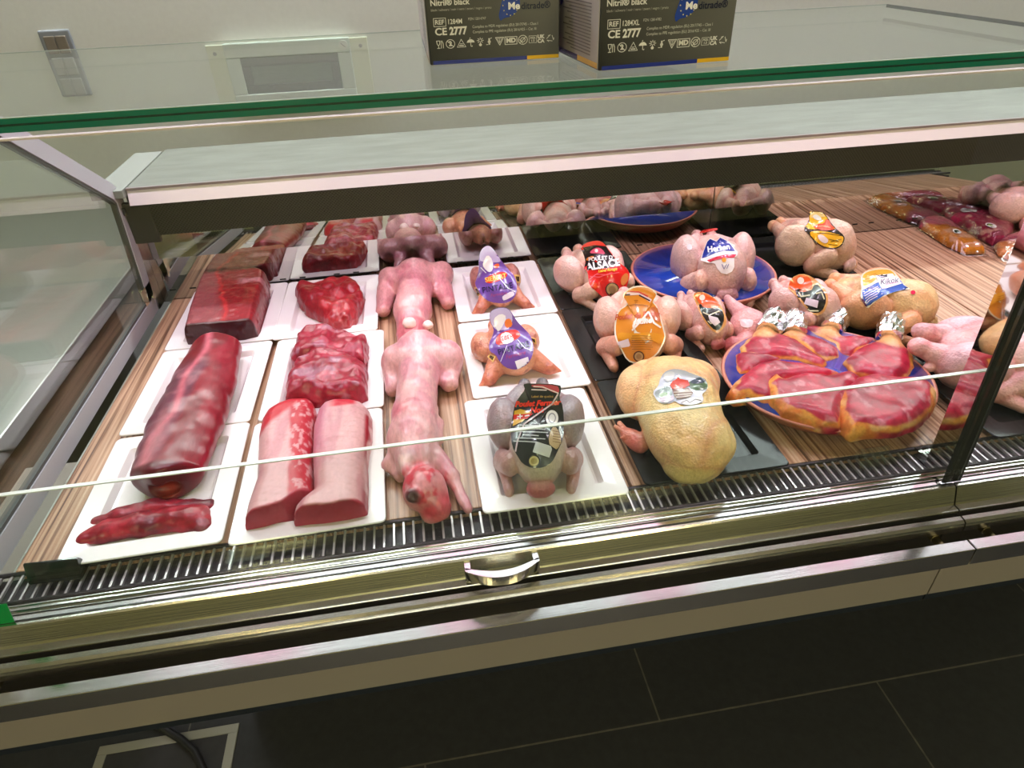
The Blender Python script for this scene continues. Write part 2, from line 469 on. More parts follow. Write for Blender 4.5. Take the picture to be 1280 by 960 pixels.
def grille_mat():
    m, nt, out = newmat('perforated_black_grille')
    b = pbsdf(nt, out, Roughness=0.6); b.inputs['Specular IOR Level'].default_value = 0.15
    tc = nt.nodes.new('ShaderNodeTexCoord'); sp = nt.nodes.new('ShaderNodeSeparateXYZ'); nt.links.new(tc.outputs['Object'], sp.inputs[0])
    def wave(sock, k, ph=0.0):
        a = nt.nodes.new('ShaderNodeMath'); a.operation = 'MULTIPLY_ADD'; a.inputs[1].default_value = k; a.inputs[2].default_value = ph
        s = nt.nodes.new('ShaderNodeMath'); s.operation = 'SINE'; nt.links.new(sock, a.inputs[0]); nt.links.new(a.outputs[0], s.inputs[0]); return s
    k = 2*math.pi/0.0066
    x = wave(sp.outputs[0], k); z = wave(sp.outputs[2], k)
    mu = nt.nodes.new('ShaderNodeMath'); mu.operation = 'MULTIPLY'; nt.links.new(x.outputs[0], mu.inputs[0]); nt.links.new(z.outputs[0], mu.inputs[1])
    r = nt.nodes.new('ShaderNodeValToRGB'); r.color_ramp.elements[0].position = 0.15; r.color_ramp.elements[1].position = 0.45
    r.color_ramp.elements[0].color = (0.036, 0.038, 0.038, 1); r.color_ramp.elements[1].color = (0.006, 0.006, 0.006, 1)
    nt.links.new(mu.outputs[0], r.inputs[0]); nt.links.new(r.outputs[0], b.inputs['Base Color'])
    return m
FLOOR = floor_mat(); GRILLE = grille_mat()

# ================================================================== the setting
FZ = -DECK; CZ = 1.88
def struct(name, mb, mat, **k):
    o = mb.build(name, mat, **k); o['kind'] = 'structure'; return o
WY = 2.6
struct('floor', MB().box(-3.2, 4.4, -3.6, WY+0.1, FZ-0.1, FZ), FLOOR)
struct('ceiling', MB().box(-3.2, 4.4, -3.6, WY+0.1, CZ, CZ+0.1), CEIL)
struct('wall_back', MB().box(-3.2, 4.4, WY, WY+0.1, FZ, CZ), WALL)
struct('wall_left', MB().box(-3.2, -3.1, -3.5, WY, FZ, CZ), WALL_SIDE)
struct('wall_right', MB().box(4.3, 4.4, -3.5, WY, FZ, CZ), WALL_SIDE)
struct('wall_front', MB().box(-3.1, 4.3, -3.6, -3.5, FZ, CZ), WALL_FRONT)
struct('baseboard_back', MB().box(-3.1, 4.3, WY-0.015, WY, FZ, FZ+0.08), simple('grey_baseboard', (0.1, 0.1, 0.1), 0.5), bevel=0.003)

# light switch on the back wall
def wp(px, py): p = on_y(px, py, WY); return p[0], p[2]
sw = empty('wall_switch', (-1.085, WY, 0.32), 0, 'grey multi-gang light switch plate on the white back wall, far from the counter', 'light switch')
MB().box(-0.048, 0.048, -0.012, 0, -0.105, 0.095).build('plate', simple('blue_grey_plate', srgb(128, 134, 140), 0.4), sw, bevel=0.008, seg=3)
rk = simple('brown_grey_rocker', srgb(118, 110, 98), 0.45); rk2 = simple('grey_rocker', srgb(150, 152, 150), 0.45)
for k, zc in enumerate((0.052, -0.012, -0.074)):
    for sx in (-0.0175, 0.0175):
        MB().box(sx-0.0165, sx+0.0165, -0.018, -0.011, zc-0.026, zc+0.026).build('rocker', rk if k == 0 else rk2, sw, bevel=0.003)

# framed hatch on the back wall
hx0, hx1 = wp(275, 52)[0], wp(440, 47)[0]; hz1 = wp(350, 50)[1]; hz0 = wp(350, 131)[1]
hc = (hx0+hx1)/2
ht = empty('wall_panel', (hc, WY, hz0), 0, 'white metal wall panel with a grey framed glass pane and a small round dial', 'wall panel')
w2 = (hx1-hx0)/2-0.01; hh = hz1-hz0
cream = simple('cream_sheet_metal', srgb(206, 210, 186), 0.5); frm = simple('panel_frame_white', srgb(188, 200, 190), 0.4)
MB().box(-w2-0.06, w2+0.06, -0.008, 0, 0.0, hh-0.004).build('back_plate', cream, ht, bevel=0.002)
m = MB(); t = 0.045
for a in ((-w2, w2, hh-t, hh), (-w2, w2, 0, t), (-w2, -w2+t, t, hh-t), (w2-t, w2, t, hh-t)): m.box(a[0], a[1], -0.03, -0.008, a[2], a[3])
m.build('frame', frm, ht, bevel=0.003)
m = MB(); t2 = t+0.028
for a in ((-w2+t, w2-t, hh-t2, hh-t), (-w2+t, w2-t, t, t2), (-w2+t, -w2+t2, t2, hh-t2), (w2-t2, w2-t, t2, hh-t2)): m.box(a[0], a[1], -0.026, -0.008, a[2], a[3])
m.build('inner_frame', simple('panel_frame_grey', srgb(58, 68, 66), 0.4), ht, bevel=0.002)
MB().box(-w2+t2, w2-t2, -0.020, -0.008, t2, hh-t2).build('pane', simple('grey_green_glass', srgb(96, 114, 106), 0.12, coat=0.3), ht)
m = MB(); m.tube([(w2-0.022, -0.030, hh-0.022), (w2-0.022, -0.036, hh-0.022)], 0.015, 20)
d = m.build('dial', simple('dial_face', srgb(200, 204, 196), 0.3), ht)
m = MB(); m.tube([(w2-0.0285, -0.037, hh-0.016), (w2-0.0155, -0.037, hh-0.028)], 0.0012, 6); m.build('pointer', BLACK, d)
for sx in (-1, 1):
    m = MB(); m.tube([(sx*(w2+0.035), -0.008, hh-0.03), (sx*(w2+0.035), -0.011, hh-0.03)], 0.006, 12); m.build('screw', simple('screw_grey', (0.2, 0.2, 0.2), 0.4, 0.8), ht)

# floor hatch frame and cable
fh = empty('floor_hatch', (*at(205, 935, FZ)[:2], FZ), 0, 'steel framed inspection hatch set in the dark tiled floor, black cable across it', 'floor hatch')
a0 = at(300, 903, FZ)-np.array(fh.location); a1 = at(125, 936, FZ)-np.array(fh.location)
X0, X1, Y1 = a1[0], a0[0], (a0[1]+a1[1])/2; Y0 = Y1-0.30; t = 0.022
m = MB()
for b in ((X0, X1, Y1-t, Y1), (X0, X1, Y0, Y0+t), (X0, X0+t, Y0+t, Y1-t), (X1-t, X1, Y0+t, Y1-t)): m.box(b[0], b[1], b[2], b[3], 0.0, 0.005)
m.build('frame', simple('grey_steel_frame', srgb(138, 138, 126), 0.4, 0.2), fh, bevel=0.0012)
MB().box(X0+t, X1-t, Y0+t, Y1-t, 0.0, 0.003).build('infill_tile', simple('hatch_tile', (0.019, 0.019, 0.018), 0.6, noise=0.2), fh)
pts = [at(*p, FZ+0.012) for p in ((150, 880), (182, 900), (205, 911), (226, 924), (244, 940), (256, 965), (262, 990))]
m = MB(); m.tube(pts, 0.009, 10)
tag(m.build('power_cable', simple('black_rubber', (0.008, 0.008, 0.008), 0.5), smooth=True), 'black rubber cable lying on the floor over the hatch frame', 'cable')
pts = [at(*p, FZ+0.003) for p in ((-14, 890), (16, 934))]
m = MB(); m.tube(pts, 0.004, 8)
tag(m.build('floor_strip', BLACK), 'short dark strip on the floor tiles near the left corner of the photo', 'floor strip')

# ================================================================== the display counter, two modules
XL, XJ, XR = -0.56, 0.668, 1.90          # left end, joint, right end
Y_MIRROR = 1.370
def ctr(name, x0, x1, label, left_end):
    r = empty(name, ((x0+x1)/2, 1.0, FZ), 0, label, 'display counter')
    loc = (-(x0+x1)/2, -1.0, DECK)        # parts are written in room coordinates
    def P(nm, mb, mat, par=None, **k):
        o = mb.build(nm, mat, par or r, loc=(0, 0, 0) if par else loc, **k); return o
    g = 0.0012
    a, b = x0+g, x1-g
    af = a-(0.16 if left_end else 0)            # the front rails run on past the end glass
    bs = x1
    P('base_cabinet', MB().box(a+0.02, b-0.02, 0.98, 1.50, -DECK, -0.10), simple('cabinet_grey', (0.09, 0.09, 0.085), 0.5), bevel=0.004)
    P('tub', MB().prism_x([(0.54, -0.10), (0.575, -0.012), (0.575, -0.030), (0.63, -0.030), (0.63, -0.022), (1.48, -0.022), (1.48, -0.10)], a, b), STEEL_DULL)
    P('front_panel', MB().prism_x([(0.510, -0.110), (0.510, -0.183), (0.98, -0.183), (0.98, -0.11)], af, b), simple('tan_steel_panel', srgb(136, 129, 119), 0.42, 0.25))
    P('shade_strip', MB().prism_x([(0.5125, -0.183), (0.5125, -0.199), (0.975, -0.199), (0.975, -0.183)], af, b), simple('navy_shade_strip', (0.006, 0.010, 0.016), 0.5))  # dark strip added for the shaded floor below the panel
    P('recess', MB().prism_x([(0.530, -0.036), (0.530, -0.110), (0.533, -0.110), (0.533, -0.036)], af, b), brushed('dark_recess_steel', (0.16, 0.15, 0.12), 0.3))
    beam = [(0.5175, -0.0305), (0.511, -0.0310), (0.5075, -0.0335), (0.5065, -0.038), (0.5065, -0.0475), (0.5290, -0.0475), (0.5290, -0.040), (0.5175, -0.040)]
    P('beam', MB().prism_x(beam, af, b), STEEL)
    P('gap_seal', MB().prism_x([(0.531, -0.034), (0.5175, -0.034), (0.5175, -0.0395), (0.531, -0.0395)], af, b), BLACK_VOID)
    bump = P('bumper_rail', MB().prism_x([(0.495, -0.0512), (0.4785, -0.0516), (0.4780, -0.0810), (0.4945, -0.0825)], af, b), brushed('brushed_bumper_steel', (0.74, 0.73, 0.70), 0.16, amt=0.05), bevel=0.0008)
    for sx in ((x0+0.022, x1-0.030) if left_end else (x0+0.046, x1-0.03)):
        m = MB(); m.tube([(sx, 0.4940, -0.0620), (sx, 0.512, -0.0620)], 0.0058, 16); m.tube([(sx, 0.512, -0.0620), (sx, 0.5310, -0.0620)], 0.0066, 16)
        P('standoff', m, simple('brass_toned_steel', (0.72, 0.66, 0.45), 0.18, 1.0), smooth=False)
    # glass holder with its bright ledge
    P('glass_holder', MB().prism_x([(0.546, 0.0015), (0.5425, 0.0015), (0.5405, -0.0005), (0.5325, -0.0248), (0.5230, -0.0251), (0.5225, -0.0290), (0.531, -0.034), (0.546, -0.03)], af, b), STEEL)
    P('glass_seal', MB().prism_x([(0.5485, 0.0022), (0.546, 0.0022), (0.546, -0.02), (0.5485, -0.02)], af, b), POST_DARK)
    P('gutter', MB().prism_x([(0.5765, -0.001), (0.5720, -0.001), (0.5715, -0.003), (0.5675, -0.003), (0.5670, -0.006), (0.5640, -0.006), (0.5635, -0.008), (0.5485, -0.0085), (0.5485, -0.02), (0.5765, -0.02)], a, b), STEEL_SMOOTH)
    # air grate: a dark trough crossed by pale slats
    m = MB(); m.box(a, b, 0.5785, 0.6240, -0.020, -0.012, 0)
    m.tube([(a, 0.5775, -0.002), (b, 0.5775, -0.002)], 0.0035, 8, 1); m.tube([(a, 0.6245, -0.003), (b, 0.6245, -0.003)], 0.003, 8, 1)
    x = a+0.006
    while x < b-0.004:
        m.box(x-0.0013, x+0.0013, 0.579, 0.6235, -0.006, -0.0025, 2); x += 0.01255
    P('air_grate', m, [simple('grate_dark', (0.030, 0.022, 0.028), 0.5), simple('grate_rod', (0.06, 0.05, 0.055), 0.35, 0.7), simple('grate_slat', (0.55, 0.52, 0.52), 0.35, 0.6)])
    # front glass
    gy0, gz0, gy1, gz1 = 0.5472, -0.012, 0.568, 0.510
    pr = [(gy0, gz0), (gy0+0.006, gz0), (gy1+0.006, gz1), (gy1, gz1)]
    fg = P('front_glass', MB().prism_x(pr, a+0.003, b-0.003), GLASS)
    P('top_edge', MB().prism_x([(gy1-0.0002, gz1), (gy1+0.0062, gz1), (gy1+0.0062, gz1+0.0015), (gy1-0.0002, gz1+0.0015)], a+0.003, b-0.003), PINK_EDGE, fg).location = (0, 0, 0)
    # low deflector glass behind it
    lo = P('low_glass', MB().box(a+0.004, b-0.004, 0.5715, 0.5760, -0.004, 0.165), GLASS_LOW)
    P('top_edge', MB().box(a+0.004, b-0.004, 0.5713, 0.5762, 0.165, 0.1664), PALE_EDGE, lo).location = (0, 0, 0)
    # shelf behind: worktop, white lip, grille
    sh = P('shelf', MB().box(x0+(0.022 if left_end else 0), bs, 1.3420, 1.62, 0.235, 0.250), SHELF_TOP)
    P('shelf_lip', MB().prism_x([(1.3415, 0.2465), (1.3400, 0.2465), (1.3290, 0.2195), (1.3330, 0.2190)], x0+(0.022 if left_end else 0), bs), LIP_WHITE, sh).location = (0, 0, 0)
    P('lip_edge', MB().prism_x([(1.3425, 0.2506), (1.3365, 0.2506), (1.3365, 0.2462), (1.3425, 0.2462)], x0+(0.022 if left_end else 0), bs), LIP_EDGE, sh).location = (0, 0, 0)
    gr = P('air_grille', MB().prism_x([(1.3340, 0.2194), (1.3440, 0.152), (1.3500, 0.150), (1.3640, 0.165), (1.3660, 0.2214)], x0+(0.050 if left_end else 0), bs), GRILLE)
    # smoked mirror doors at the back of the deck
    md = P('back_mirror', MB().box(a, b, Y_MIRROR, Y_MIRROR+0.004, -0.004, 0.096), MIRROR)
    for i in range(int((b-a)/0.115)):
        for dx in (0.02, 0.062):
            P('slot', MB().box(a+i*0.115+dx, a+i*0.115+dx+0.013, Y_MIRROR-0.0006, Y_MIRROR, 0.020, 0.0228), BLACK_VOID, md).location = (0, 0, 0)
    P('upper_mirror', MB().prism_x([(Y_MIRROR-0.004, 0.094), (Y_MIRROR, 0.094), (Y_MIRROR+0.012, 0.23), (Y_MIRROR+0.008, 0.23)], a, b), MIRROR_UP)
    P('back_frame', MB().box(a, b, 1.40, 1.50, -0.10, 0.235), STEEL_DULL)
    return r, P
dc, PA = ctr('display_counter', XL, XJ, 'long refrigerated glass meat counter in brushed steel, with end glass and glass boxes on top', True)
dc2, PB = ctr('display_counter', XJ, XR, 'adjoining refrigerated counter section to the right of the slanting steel glass post', False)

# top glass: two panes' worth of green edge
gy0, gy1, gz0, gz1 = 0.564, 0.968, 0.5165, 0.5270
tg = PA('top_glass', MB().box(-0.62, 0.690, gy0+0.0015, gy1, gz0, gz1), GLASS_TOP)
e = MB()
e.box(-0.62, 0.690, gy0, gy0+0.0015, gz0, gz0+0.0044, 0); e.box(-0.62, 0.690, gy0, gy0+0.0015, gz0+0.0044, gz0+0.0060, 1); e.box(-0.62, 0.690, gy0, gy0+0.0015, gz0+0.0060, gz1-0.0006, 0); e.box(-0.62, 0.690, gy0, gy0+0.0015, gz1-0.0006, gz1, 2)
PA('green_edge', e, [GREEN_EDGE, GREEN_DARK, simple('bright_edge_line', (0.3, 0.42, 0.38), 0.2)], tg).location = (0, 0, 0)
e = MB(); e.box(-0.62, 0.690, gy1, gy1+0.0012, gz1-0.0011, gz1)
PA('back_edge', e, simple('pale_green_edge', (0.42, 0.52, 0.47), 0.25), tg).location = (0, 0, 0)
e = MB(); e.box(0.690, 0.692, gy0, gy1, gz1-0.004, gz1)
PA('side_edge', e, GREEN_DARK, tg).location = (0, 0, 0)

# end glass on the left with its aluminium frame
poly = [(0.548, 0.0), (1.326, 0.0), (1.357, 0.240), (1.334, 0.262), (0.955, 0.5155), (0.570, 0.5155)]
def rim(poly, t):
    n = len(poly); out = []
    for i in range(n):
        p0, p1, p2 = Vector(poly[i-1]), Vector(poly[i]), Vector(poly[(i+1) % n])
        n1 = Vector((-(p1-p0).y, (p1-p0).x)).normalized(); n2 = Vector((-(p2-p1).y, (p2-p1).x)).normalized()
        q = (n1+n2).normalized(); out.append(p1+q*(t/max(0.4, q.dot(n1))))
    return out
inn = rim(poly, 0.030)
sg = PA('end_glass', MB().prism_x(poly, XL-0.006, XL), pane_glass('end_pane', base=0.06, gain=1.25))
m = MB(); n = len(poly)
for i in range(n-2):                                    # foot, back, shoulder and slanting top; the front stays open
    if i == 3: pass
    j = (i+1) % n
    q = [poly[i], poly[j], tuple(inn[j]), tuple(inn[i])]
    m.prism_x(q, XL-0.010, XL+0.004)
PA('end_frame', m, ALU, sg).location = (0, 0, 0)
m = MB()
for i in range(n-2):
    j = (i+1) % n
    i2 = rim(poly, 0.0350); q = [tuple(inn[i]), tuple(inn[j]), tuple(i2[j]), tuple(i2[i])]
    m.prism_x(q, XL-0.008, XL+0.002)
PA('frame_seal', m, simple('dark_frame_seal', (0.07, 0.075, 0.075), 0.4), sg).location = (0, 0, 0)
# shelf end bracket
PA('shelf_bracket', MB().box(-0.598, XL+0.020, 1.322, 1.60, 0.236, 0.2515), simple('pale_grey_bracket', srgb(134, 140, 132), 0.45), bevel=0.001)
m = MB(); m.box(XL+0.003, XL+0.052, 1.337, 1.35, 0.140, 0.222); m.box(XL+0.001, XL+0.010, 1.330, 1.337, 0.20, 0.215)
PA('grille_clip', m, BLACK, bevel=0.002)
m = MB(); m.box(XL+0.001, XL+0.004, 1.28, 1.335, 0.03, 0.062); m.tube([(XL+0.004, 1.315, 0.035), (XL+0.010, 1.315, 0.035)], 0.006, 10)
PA('latch', m, STEEL_SMOOTH)
PA('end_wall', MB().box(XL+0.0005, XL+0.003, 1.337, 1.369, -0.004, 0.139), brushed('end_wall_steel', (0.45, 0.40, 0.40), 0.2))
# steel post at the joint: dark face to the front, mirror flank
pb = [(0.5560, 0.0), (0.5915, 0.0), (0.5985, 0.508), (0.5770, 0.508)]
p_ = PA('joint_post', MB().prism_x([(0.5570, -0.004), (0.5915, -0.004), (0.6010, 0.508), (0.5790, 0.508)], XJ-0.0085, XJ-0.0025), POST_STEEL)
PA('front_face', MB().prism_x([(0.5545, -0.004), (0.5570, -0.004), (0.5790, 0.508), (0.5765, 0.508)], XJ-0.0085, XJ+0.0130), POST_DARK, p_).location = (0, 0, 0)
PA('bright_trim', MB().prism_x([(0.5543, -0.004), (0.5560, -0.004), (0.5780, 0.508), (0.5763, 0.508)], XJ+0.0130, XJ+0.0148), STEEL_SMOOTH, p_).location = (0, 0, 0)
PA('seal', MB().prism_x([(0.5545, -0.004), (0.5570, -0.004), (0.5790, 0.508), (0.5765, 0.508)], XJ+0.0148, XJ+0.0185), BLACK_VOID, p_).location = (0, 0, 0)

# handle on the glass holder
hx = at(627, 705, -0.012)[0]
m = MB(); n = 18; R = 0.046; out = []; ins = []
for i in range(n+1):
    t = -1+2*i/n
    out.append((hx+R*t, 0.5300-0.0170*(1-t*t)-0.003)); ins.append((hx+R*0.97*t, 0.5335-0.0115*(1-t*t)-0.002))
v = []; f = []
for z in (-0.0030, -0.0185):
    v += [(x, y, z) for x, y in out]+[(x, y, z) for x, y in ins]
k = n+1
for i in range(n):
    f += [(i, i+1, k+i+1, k+i), (2*k+i, 3*k+i, 3*k+i+1, 2*k+i+1), (i, 2*k+i, 2*k+i+1, i+1), (k+i, k+i+1, 3*k+i+1, 3*k+i)]
f += [(0, k, 3*k, 2*k), (n, 2*k+n, 3*k+n, k+n)]
m.add(v, f); m.box(hx-R*0.99, hx-R*0.84, 0.528, 0.541, -0.0185, -0.0030); m.box(hx+R*0.84, hx+R*0.99, 0.528, 0.541, -0.0185, -0.0030)
PA('glass_handle', m, STEEL_SMOOTH)
# green sticker on the lower left of the front glass
s = [on_y(*p, 0.5462) for p in ((-12, 757), (8, 755), (19, 779), (17, 783), (-12, 786))]
PA('green_sticker', MB().prism_x([(0.5464, 0), (0.5468, 0), (0.5468, 0.01), (0.5464, 0.01)], 0, 0.001) if False else MB().add([(p[0], 0.5462, p[2]) for p in s]+[(p[0], 0.5469, p[2]) for p in s], [(0, 1, 2, 3, 4), (9, 8, 7, 6, 5)]+[(i, (i+1) % 5, 5+(i+1) % 5, 5+i) for i in range(5)]), simple('green_print', srgb(0, 130, 62), 0.35))

# steel side counter beyond the end glass
sc_ = empty('side_counter', (-1.13, 1.2, FZ), 0, 'low grey steel side counter beyond the left end glass', 'counter')
MB().box(-0.40, 0.36, 0.40, 1.05, 0, DECK-0.10).build('cabinet', simple('side_cabinet', (0.16, 0.155, 0.15), 0.5), sc_, bevel=0.004)
MB().box(-0.42, 0.38, -0.62, 1.08, DECK-0.10, DECK-0.06).build('worktop', STEEL_DULL, sc_, bevel=0.003)

# ================================================================== deck boards
BW = 0.262; b0 = -0.540
BL = ['wood patterned deck board at the far left, under the sirloin and the long red loin', 'wood patterned deck board under the column of plates with the folded meat',
      'wood patterned deck board carrying the two skinned rabbits', 'wood patterned deck board under the speckled guinea fowl and the grey chicken',
      'wood patterned deck board under the trays with the red and orange labelled chickens', 'wood patterned deck board under the two blue bowls',
      'wood patterned deck board under the yellow labelled and blue banded chickens', 'bare wood patterned deck board in front of the packed duck breasts',
      'wood patterned deck board at the far right under the vacuum packs']
for i in range(9):
    x0 = b0+i*BW
    o = MB().box(-BW/2+0.0022, BW/2-0.0022, -0.371, 0.371, -0.0202, 0).build('deck_board', WOOD, None, loc=(x0+BW/2, 0.9975, 0), bevel=0.0012)
    tag(o, BL[i], 'deck board', 'wood patterned boards lining the display deck')

# ================================================================== plates and trays
def dish_mesh(w, d, rim_w=0.027, hgt=0.016, well=0.011, r=0.008, t=0.003):
    def rr(hw, hd, rad, z, n=5):
        o = []
        for cx, cy, a0 in ((hw-rad, hd-rad, 0), (-hw+rad, hd-rad, 90), (-hw+rad, -hd+rad, 180), (hw-rad, -hd+rad, 270)):
            for k in range(n+1):
                a = math.radians(a0+90*k/n); o.append((cx+rad*math.cos(a), cy+rad*math.sin(a), z))
        return o
    hw, hd = w/2, d/2
    loops = [rr(hw-0.022, hd-0.022, r, 0), rr(hw-0.004, hd-0.004, r, hgt-t), rr(hw, hd, r, hgt-t+0.0008), rr(hw, hd, r, hgt-0.001), rr(hw-0.001, hd-0.001, r, hgt),
             rr(hw-rim_w, hd-rim_w, r*0.7, hgt-0.0012), rr(hw-rim_w-0.0015, hd-rim_w-0.0015, r*0.7, hgt-0.003), rr(hw-rim_w-0.006, hd-rim_w-0.006, r*0.7, hgt-well+0.001), rr(hw-rim_w-0.009, hd-rim_w-0.009, r*0.7, hgt-well)]
    n = len(loops[0]); v = [p for l in loops for p in l]; f = [tuple(range(n-1, -1, -1))]
    for i in range(len(loops)-1): f += [(i*n+k, i*n+(k+1) % n, (i+1)*n+(k+1) % n, (i+1)*n+k) for k in range(n)]
    f.append(tuple(range((len(loops)-1)*n, len(loops)*n)))
    me = mesh(v, f)
    for p in me.polygons: p.use_smooth = len(p.vertices) == 4 and False
    return me
PLATE = simple('white_melamine', srgb(236, 230, 230), 0.20, coat=0.3)
pm = dish_mesh(0.195, 0.2490); pm.materials.append(PLATE)
PLT = [(-0.396, 0.754, 0.02, 'white rectangular plate in the front left corner carrying two thin fillets'),
       (-0.399, 1.014, -0.01, 'white rectangular plate under the long dark red loin'),
       (-0.399, 1.273, 0.0, 'white rectangular plate under the dark square sirloin, at the back left'),
       (-0.188, 0.750, 0.02, 'white rectangular plate holding two pale pork loins side by side'),
       (-0.188, 1.010, 0.0, 'white rectangular plate under the two folded slabs of meat'),
       (-0.199, 1.269, -0.01, 'white rectangular plate with a small irregular lump of meat'),
       (0.141, 0.741, 0.0, 'white rectangular plate under the grey-legged chicken with a black label'),
       (0.156, 1.001, 0.01, 'white rectangular plate under the nearer guinea fowl with a violet label'),
       (0.158, 1.262, 0.0, 'white rectangular plate under the guinea fowl further back')]
for i, (x, y, a, l) in enumerate(PLT):
    o = bpy.data.objects.new('plate', pm); COL.objects.link(o); o.location = (x*0.975, y*0.975, 0.0004); o.rotation_euler = (0, 0, a)
    tag(o, l, 'plate', 'white rectangular serving plates')
TRAY = simple('black_gloss_melamine', (0.006, 0.006, 0.0065), 0.24, spec=0.22)
tm = dish_mesh(0.207, 0.2490, rim_w=0.030); tm.materials.append(TRAY)
TR = [(0.372, 0.752, 'shiny black tray under the big yellow chicken'), (0.370, 1.010, 'shiny black tray under the orange labelled chicken'),
      (0.370, 1.268, 'shiny black tray under the red labelled chicken'), (0.815, 1.268, 'shiny black tray under the chicken with a yellow label'),
      (0.815, 1.008, 'shiny black tray under the chicken with a blue band'), (0.900, 0.748, 'shiny black tray under the big pale bird beside the steel post')]
for x, y, l in TR:
    o = bpy.data.objects.new('tray', tm); COL.objects.link(o); o.location = (x*0.975, y*0.975, 0.0004)
    tag(o, l, 'tray', 'black serving trays')

# ================================================================== bowls
BLUE = simple('cobalt_glaze', srgb(32, 62, 168), 0.10, coat=0.8, noise=0.18, scale=40)
TERRA = simple('terracotta', srgb(186, 112, 92), 0.45, noise=0.08, scale=80)
def lathe(prof, n=72, mi=None, sx=1.0):
    v = [(sx*r*math.cos(2*math.pi*k/n), r*math.sin(2*math.pi*k/n), z) for r, z in prof for k in range(n)]
    f = [(i*n+k, i*n+(k+1) % n, (i+1)*n+(k+1) % n, (i+1)*n+k) for i in range(len(prof)-1) for k in range(n)]
    f += [tuple(range(n-1, -1, -1)), tuple(range((len(prof)-1)*n, len(prof)*n))]
    return MB().add(v, f)
def bowl(loc, label, R=0.1445, sx=1.0):
    o = empty('bowl', loc, 0, label, 'bowl', 'blue glazed terracotta bowls')
    s = R/0.1445
    body = lathe([(0.086*s, 0.0), (0.090*s, 0.0), (0.118*s, 0.012), (0.138*s, 0.030), (R, 0.0385), (R+0.0012, 0.0405), (R-0.001, 0.0425), (R-0.0045, 0.0415), (0.1365*s, 0.0345), (0.112*s, 0.0155), (0.085*s, 0.0062), (0.02*s, 0.0060)], sx=sx).build('body', TERRA, o, smooth=True)
    ins = [(R-0.0042, 0.0423), (0.1365*s, 0.0354)]
    k = 0
    for rr, zz in ((0.131, 0.0308), (0.1295, 0.0285), (0.121, 0.0228), (0.1195, 0.0208), (0.108, 0.0148), (0.106, 0.0132), (0.092, 0.0088), (0.090, 0.0078), (0.06, 0.0070), (0.057, 0.0063), (0.001, 0.0062)): ins.append((rr*s, zz+0.0004))
    lathe(ins, 72, sx=sx).build('glaze', BLUE, o, smooth=True)
    return o
c1 = (0.568, 1.168, 0.0005); c2 = (0.604, 0.768, 0.0005)
bowl(c1, 'blue glazed terracotta bowl at the back holding a whole pale hen')
bowl(c2, 'blue glazed terracotta bowl at the front filled with red duck legs', sx=1.10)
# ================================================================== lights of the room and added lamps
def area(name, loc, size, power, col, rot=(0, 0, 0), sy=None, spread=None):
    l = bpy.data.lights.new(name, 'AREA'); l.energy = power; l.color = col; l.size = size
    if sy: l.shape = 'RECTANGLE'; l.size_y = sy
    if spread: l.spread = spread
    o = bpy.data.objects.new(name, l); COL.objects.link(o); o.location = loc; o.rotation_euler = rot; return o
# long luminaire above the counter with white and pink diode fields
lum = empty('linear_ceiling_light', (0.9, 1.86, 1.70), 0, 'long ceiling light with alternating white and pink diodes above the meat counter', 'ceiling light')
MB().box(-2.2, 2.2, -0.22, 0.22, 0.012, 0.05).build('housing', simple('light_housing', (0.6, 0.6, 0.6), 0.4), lum, bevel=0.003)
DW = emit('white_diodes', (0.93, 0.86, 1.0), LED_K); DP = emit('pink_diodes', (1.0, 0.50, 0.74), LED_K)
x = -2.17; k = 0
while x < 2.15:
    m = MB()
    for q_ in range(12):
        if x > 2.15: break
        for yy in (-0.14, 0.0, 0.14): m.box(x, x+0.016, yy-0.064, yy+0.064, 0.008, 0.012)
        x += 0.024
    m.build('diode_strip', DP if k % 3 == 1 else DW, lum); k += 1
# warm lamps on the customer side, plus added deck spots and ceiling panels
WARM = (1.0, 0.82, 0.40)
for i, x in enumerate((-0.75, -0.15, 0.45, 1.05, 1.65)):  # added spots, unseen, to brighten and tint the deck
    l = bpy.data.lights.new('deck_fill_spot', 'SPOT'); l.energy = SPOT_K; l.color = (1.0, 0.74, 0.90) if i % 2 else (0.97, 0.79, 1.0)
    l.spot_size = math.radians(86); l.spot_blend = 0.7; l.shadow_soft_size = 0.10
    o = bpy.data.objects.new('deck_fill_spot', l); COL.objects.link(o); o.location = (x, 1.02, 1.80); o.rotation_euler = (math.radians(2), 0, 0)
def ceiling_panel(x, y, sx, sy, col, s, label, name='ceiling_panel_light'):
    o = empty(name, (x, y, CZ), 0, label, 'ceiling light')
    m = MB(); m.box(-sx/2-0.02, sx/2+0.02, -sy/2-0.02, sy/2+0.02, -0.012, -0.0005); m.build('frame', simple('lamp_frame', (0.7, 0.7, 0.7), 0.4), o)
    MB().box(-sx/2, sx/2, -sy/2, sy/2, -0.016, -0.0121).build('diffuser', emit('lamp_diffuser', col, s), o); return o
ceiling_panel(-0.9, -1.3, 0.32, 0.32, WARM, 34*ROOM_K, 'small warm square ceiling lamp on the customer side, to the left')
ceiling_panel(0.85, -1.3, 0.32, 0.32, WARM, 34*ROOM_K, 'small warm square ceiling lamp on the customer side, to the right')
ceiling_panel(0.3, -2.8, 2.8, 0.5, (1.0, 0.97, 0.88), 9*ROOM_K, 'broad added ceiling panel, unseen, far behind the customer')  # added to brighten the front wall that the steel mirrors
ceiling_panel(-0.6, 2.50, 2.6, 0.12, (0.94, 1.0, 1.0), 15.0*BACK_K, 'slim added ceiling strip, unseen, washing the back wall with light, on the left')  # added pair of strips, unseen, to brighten the back wall
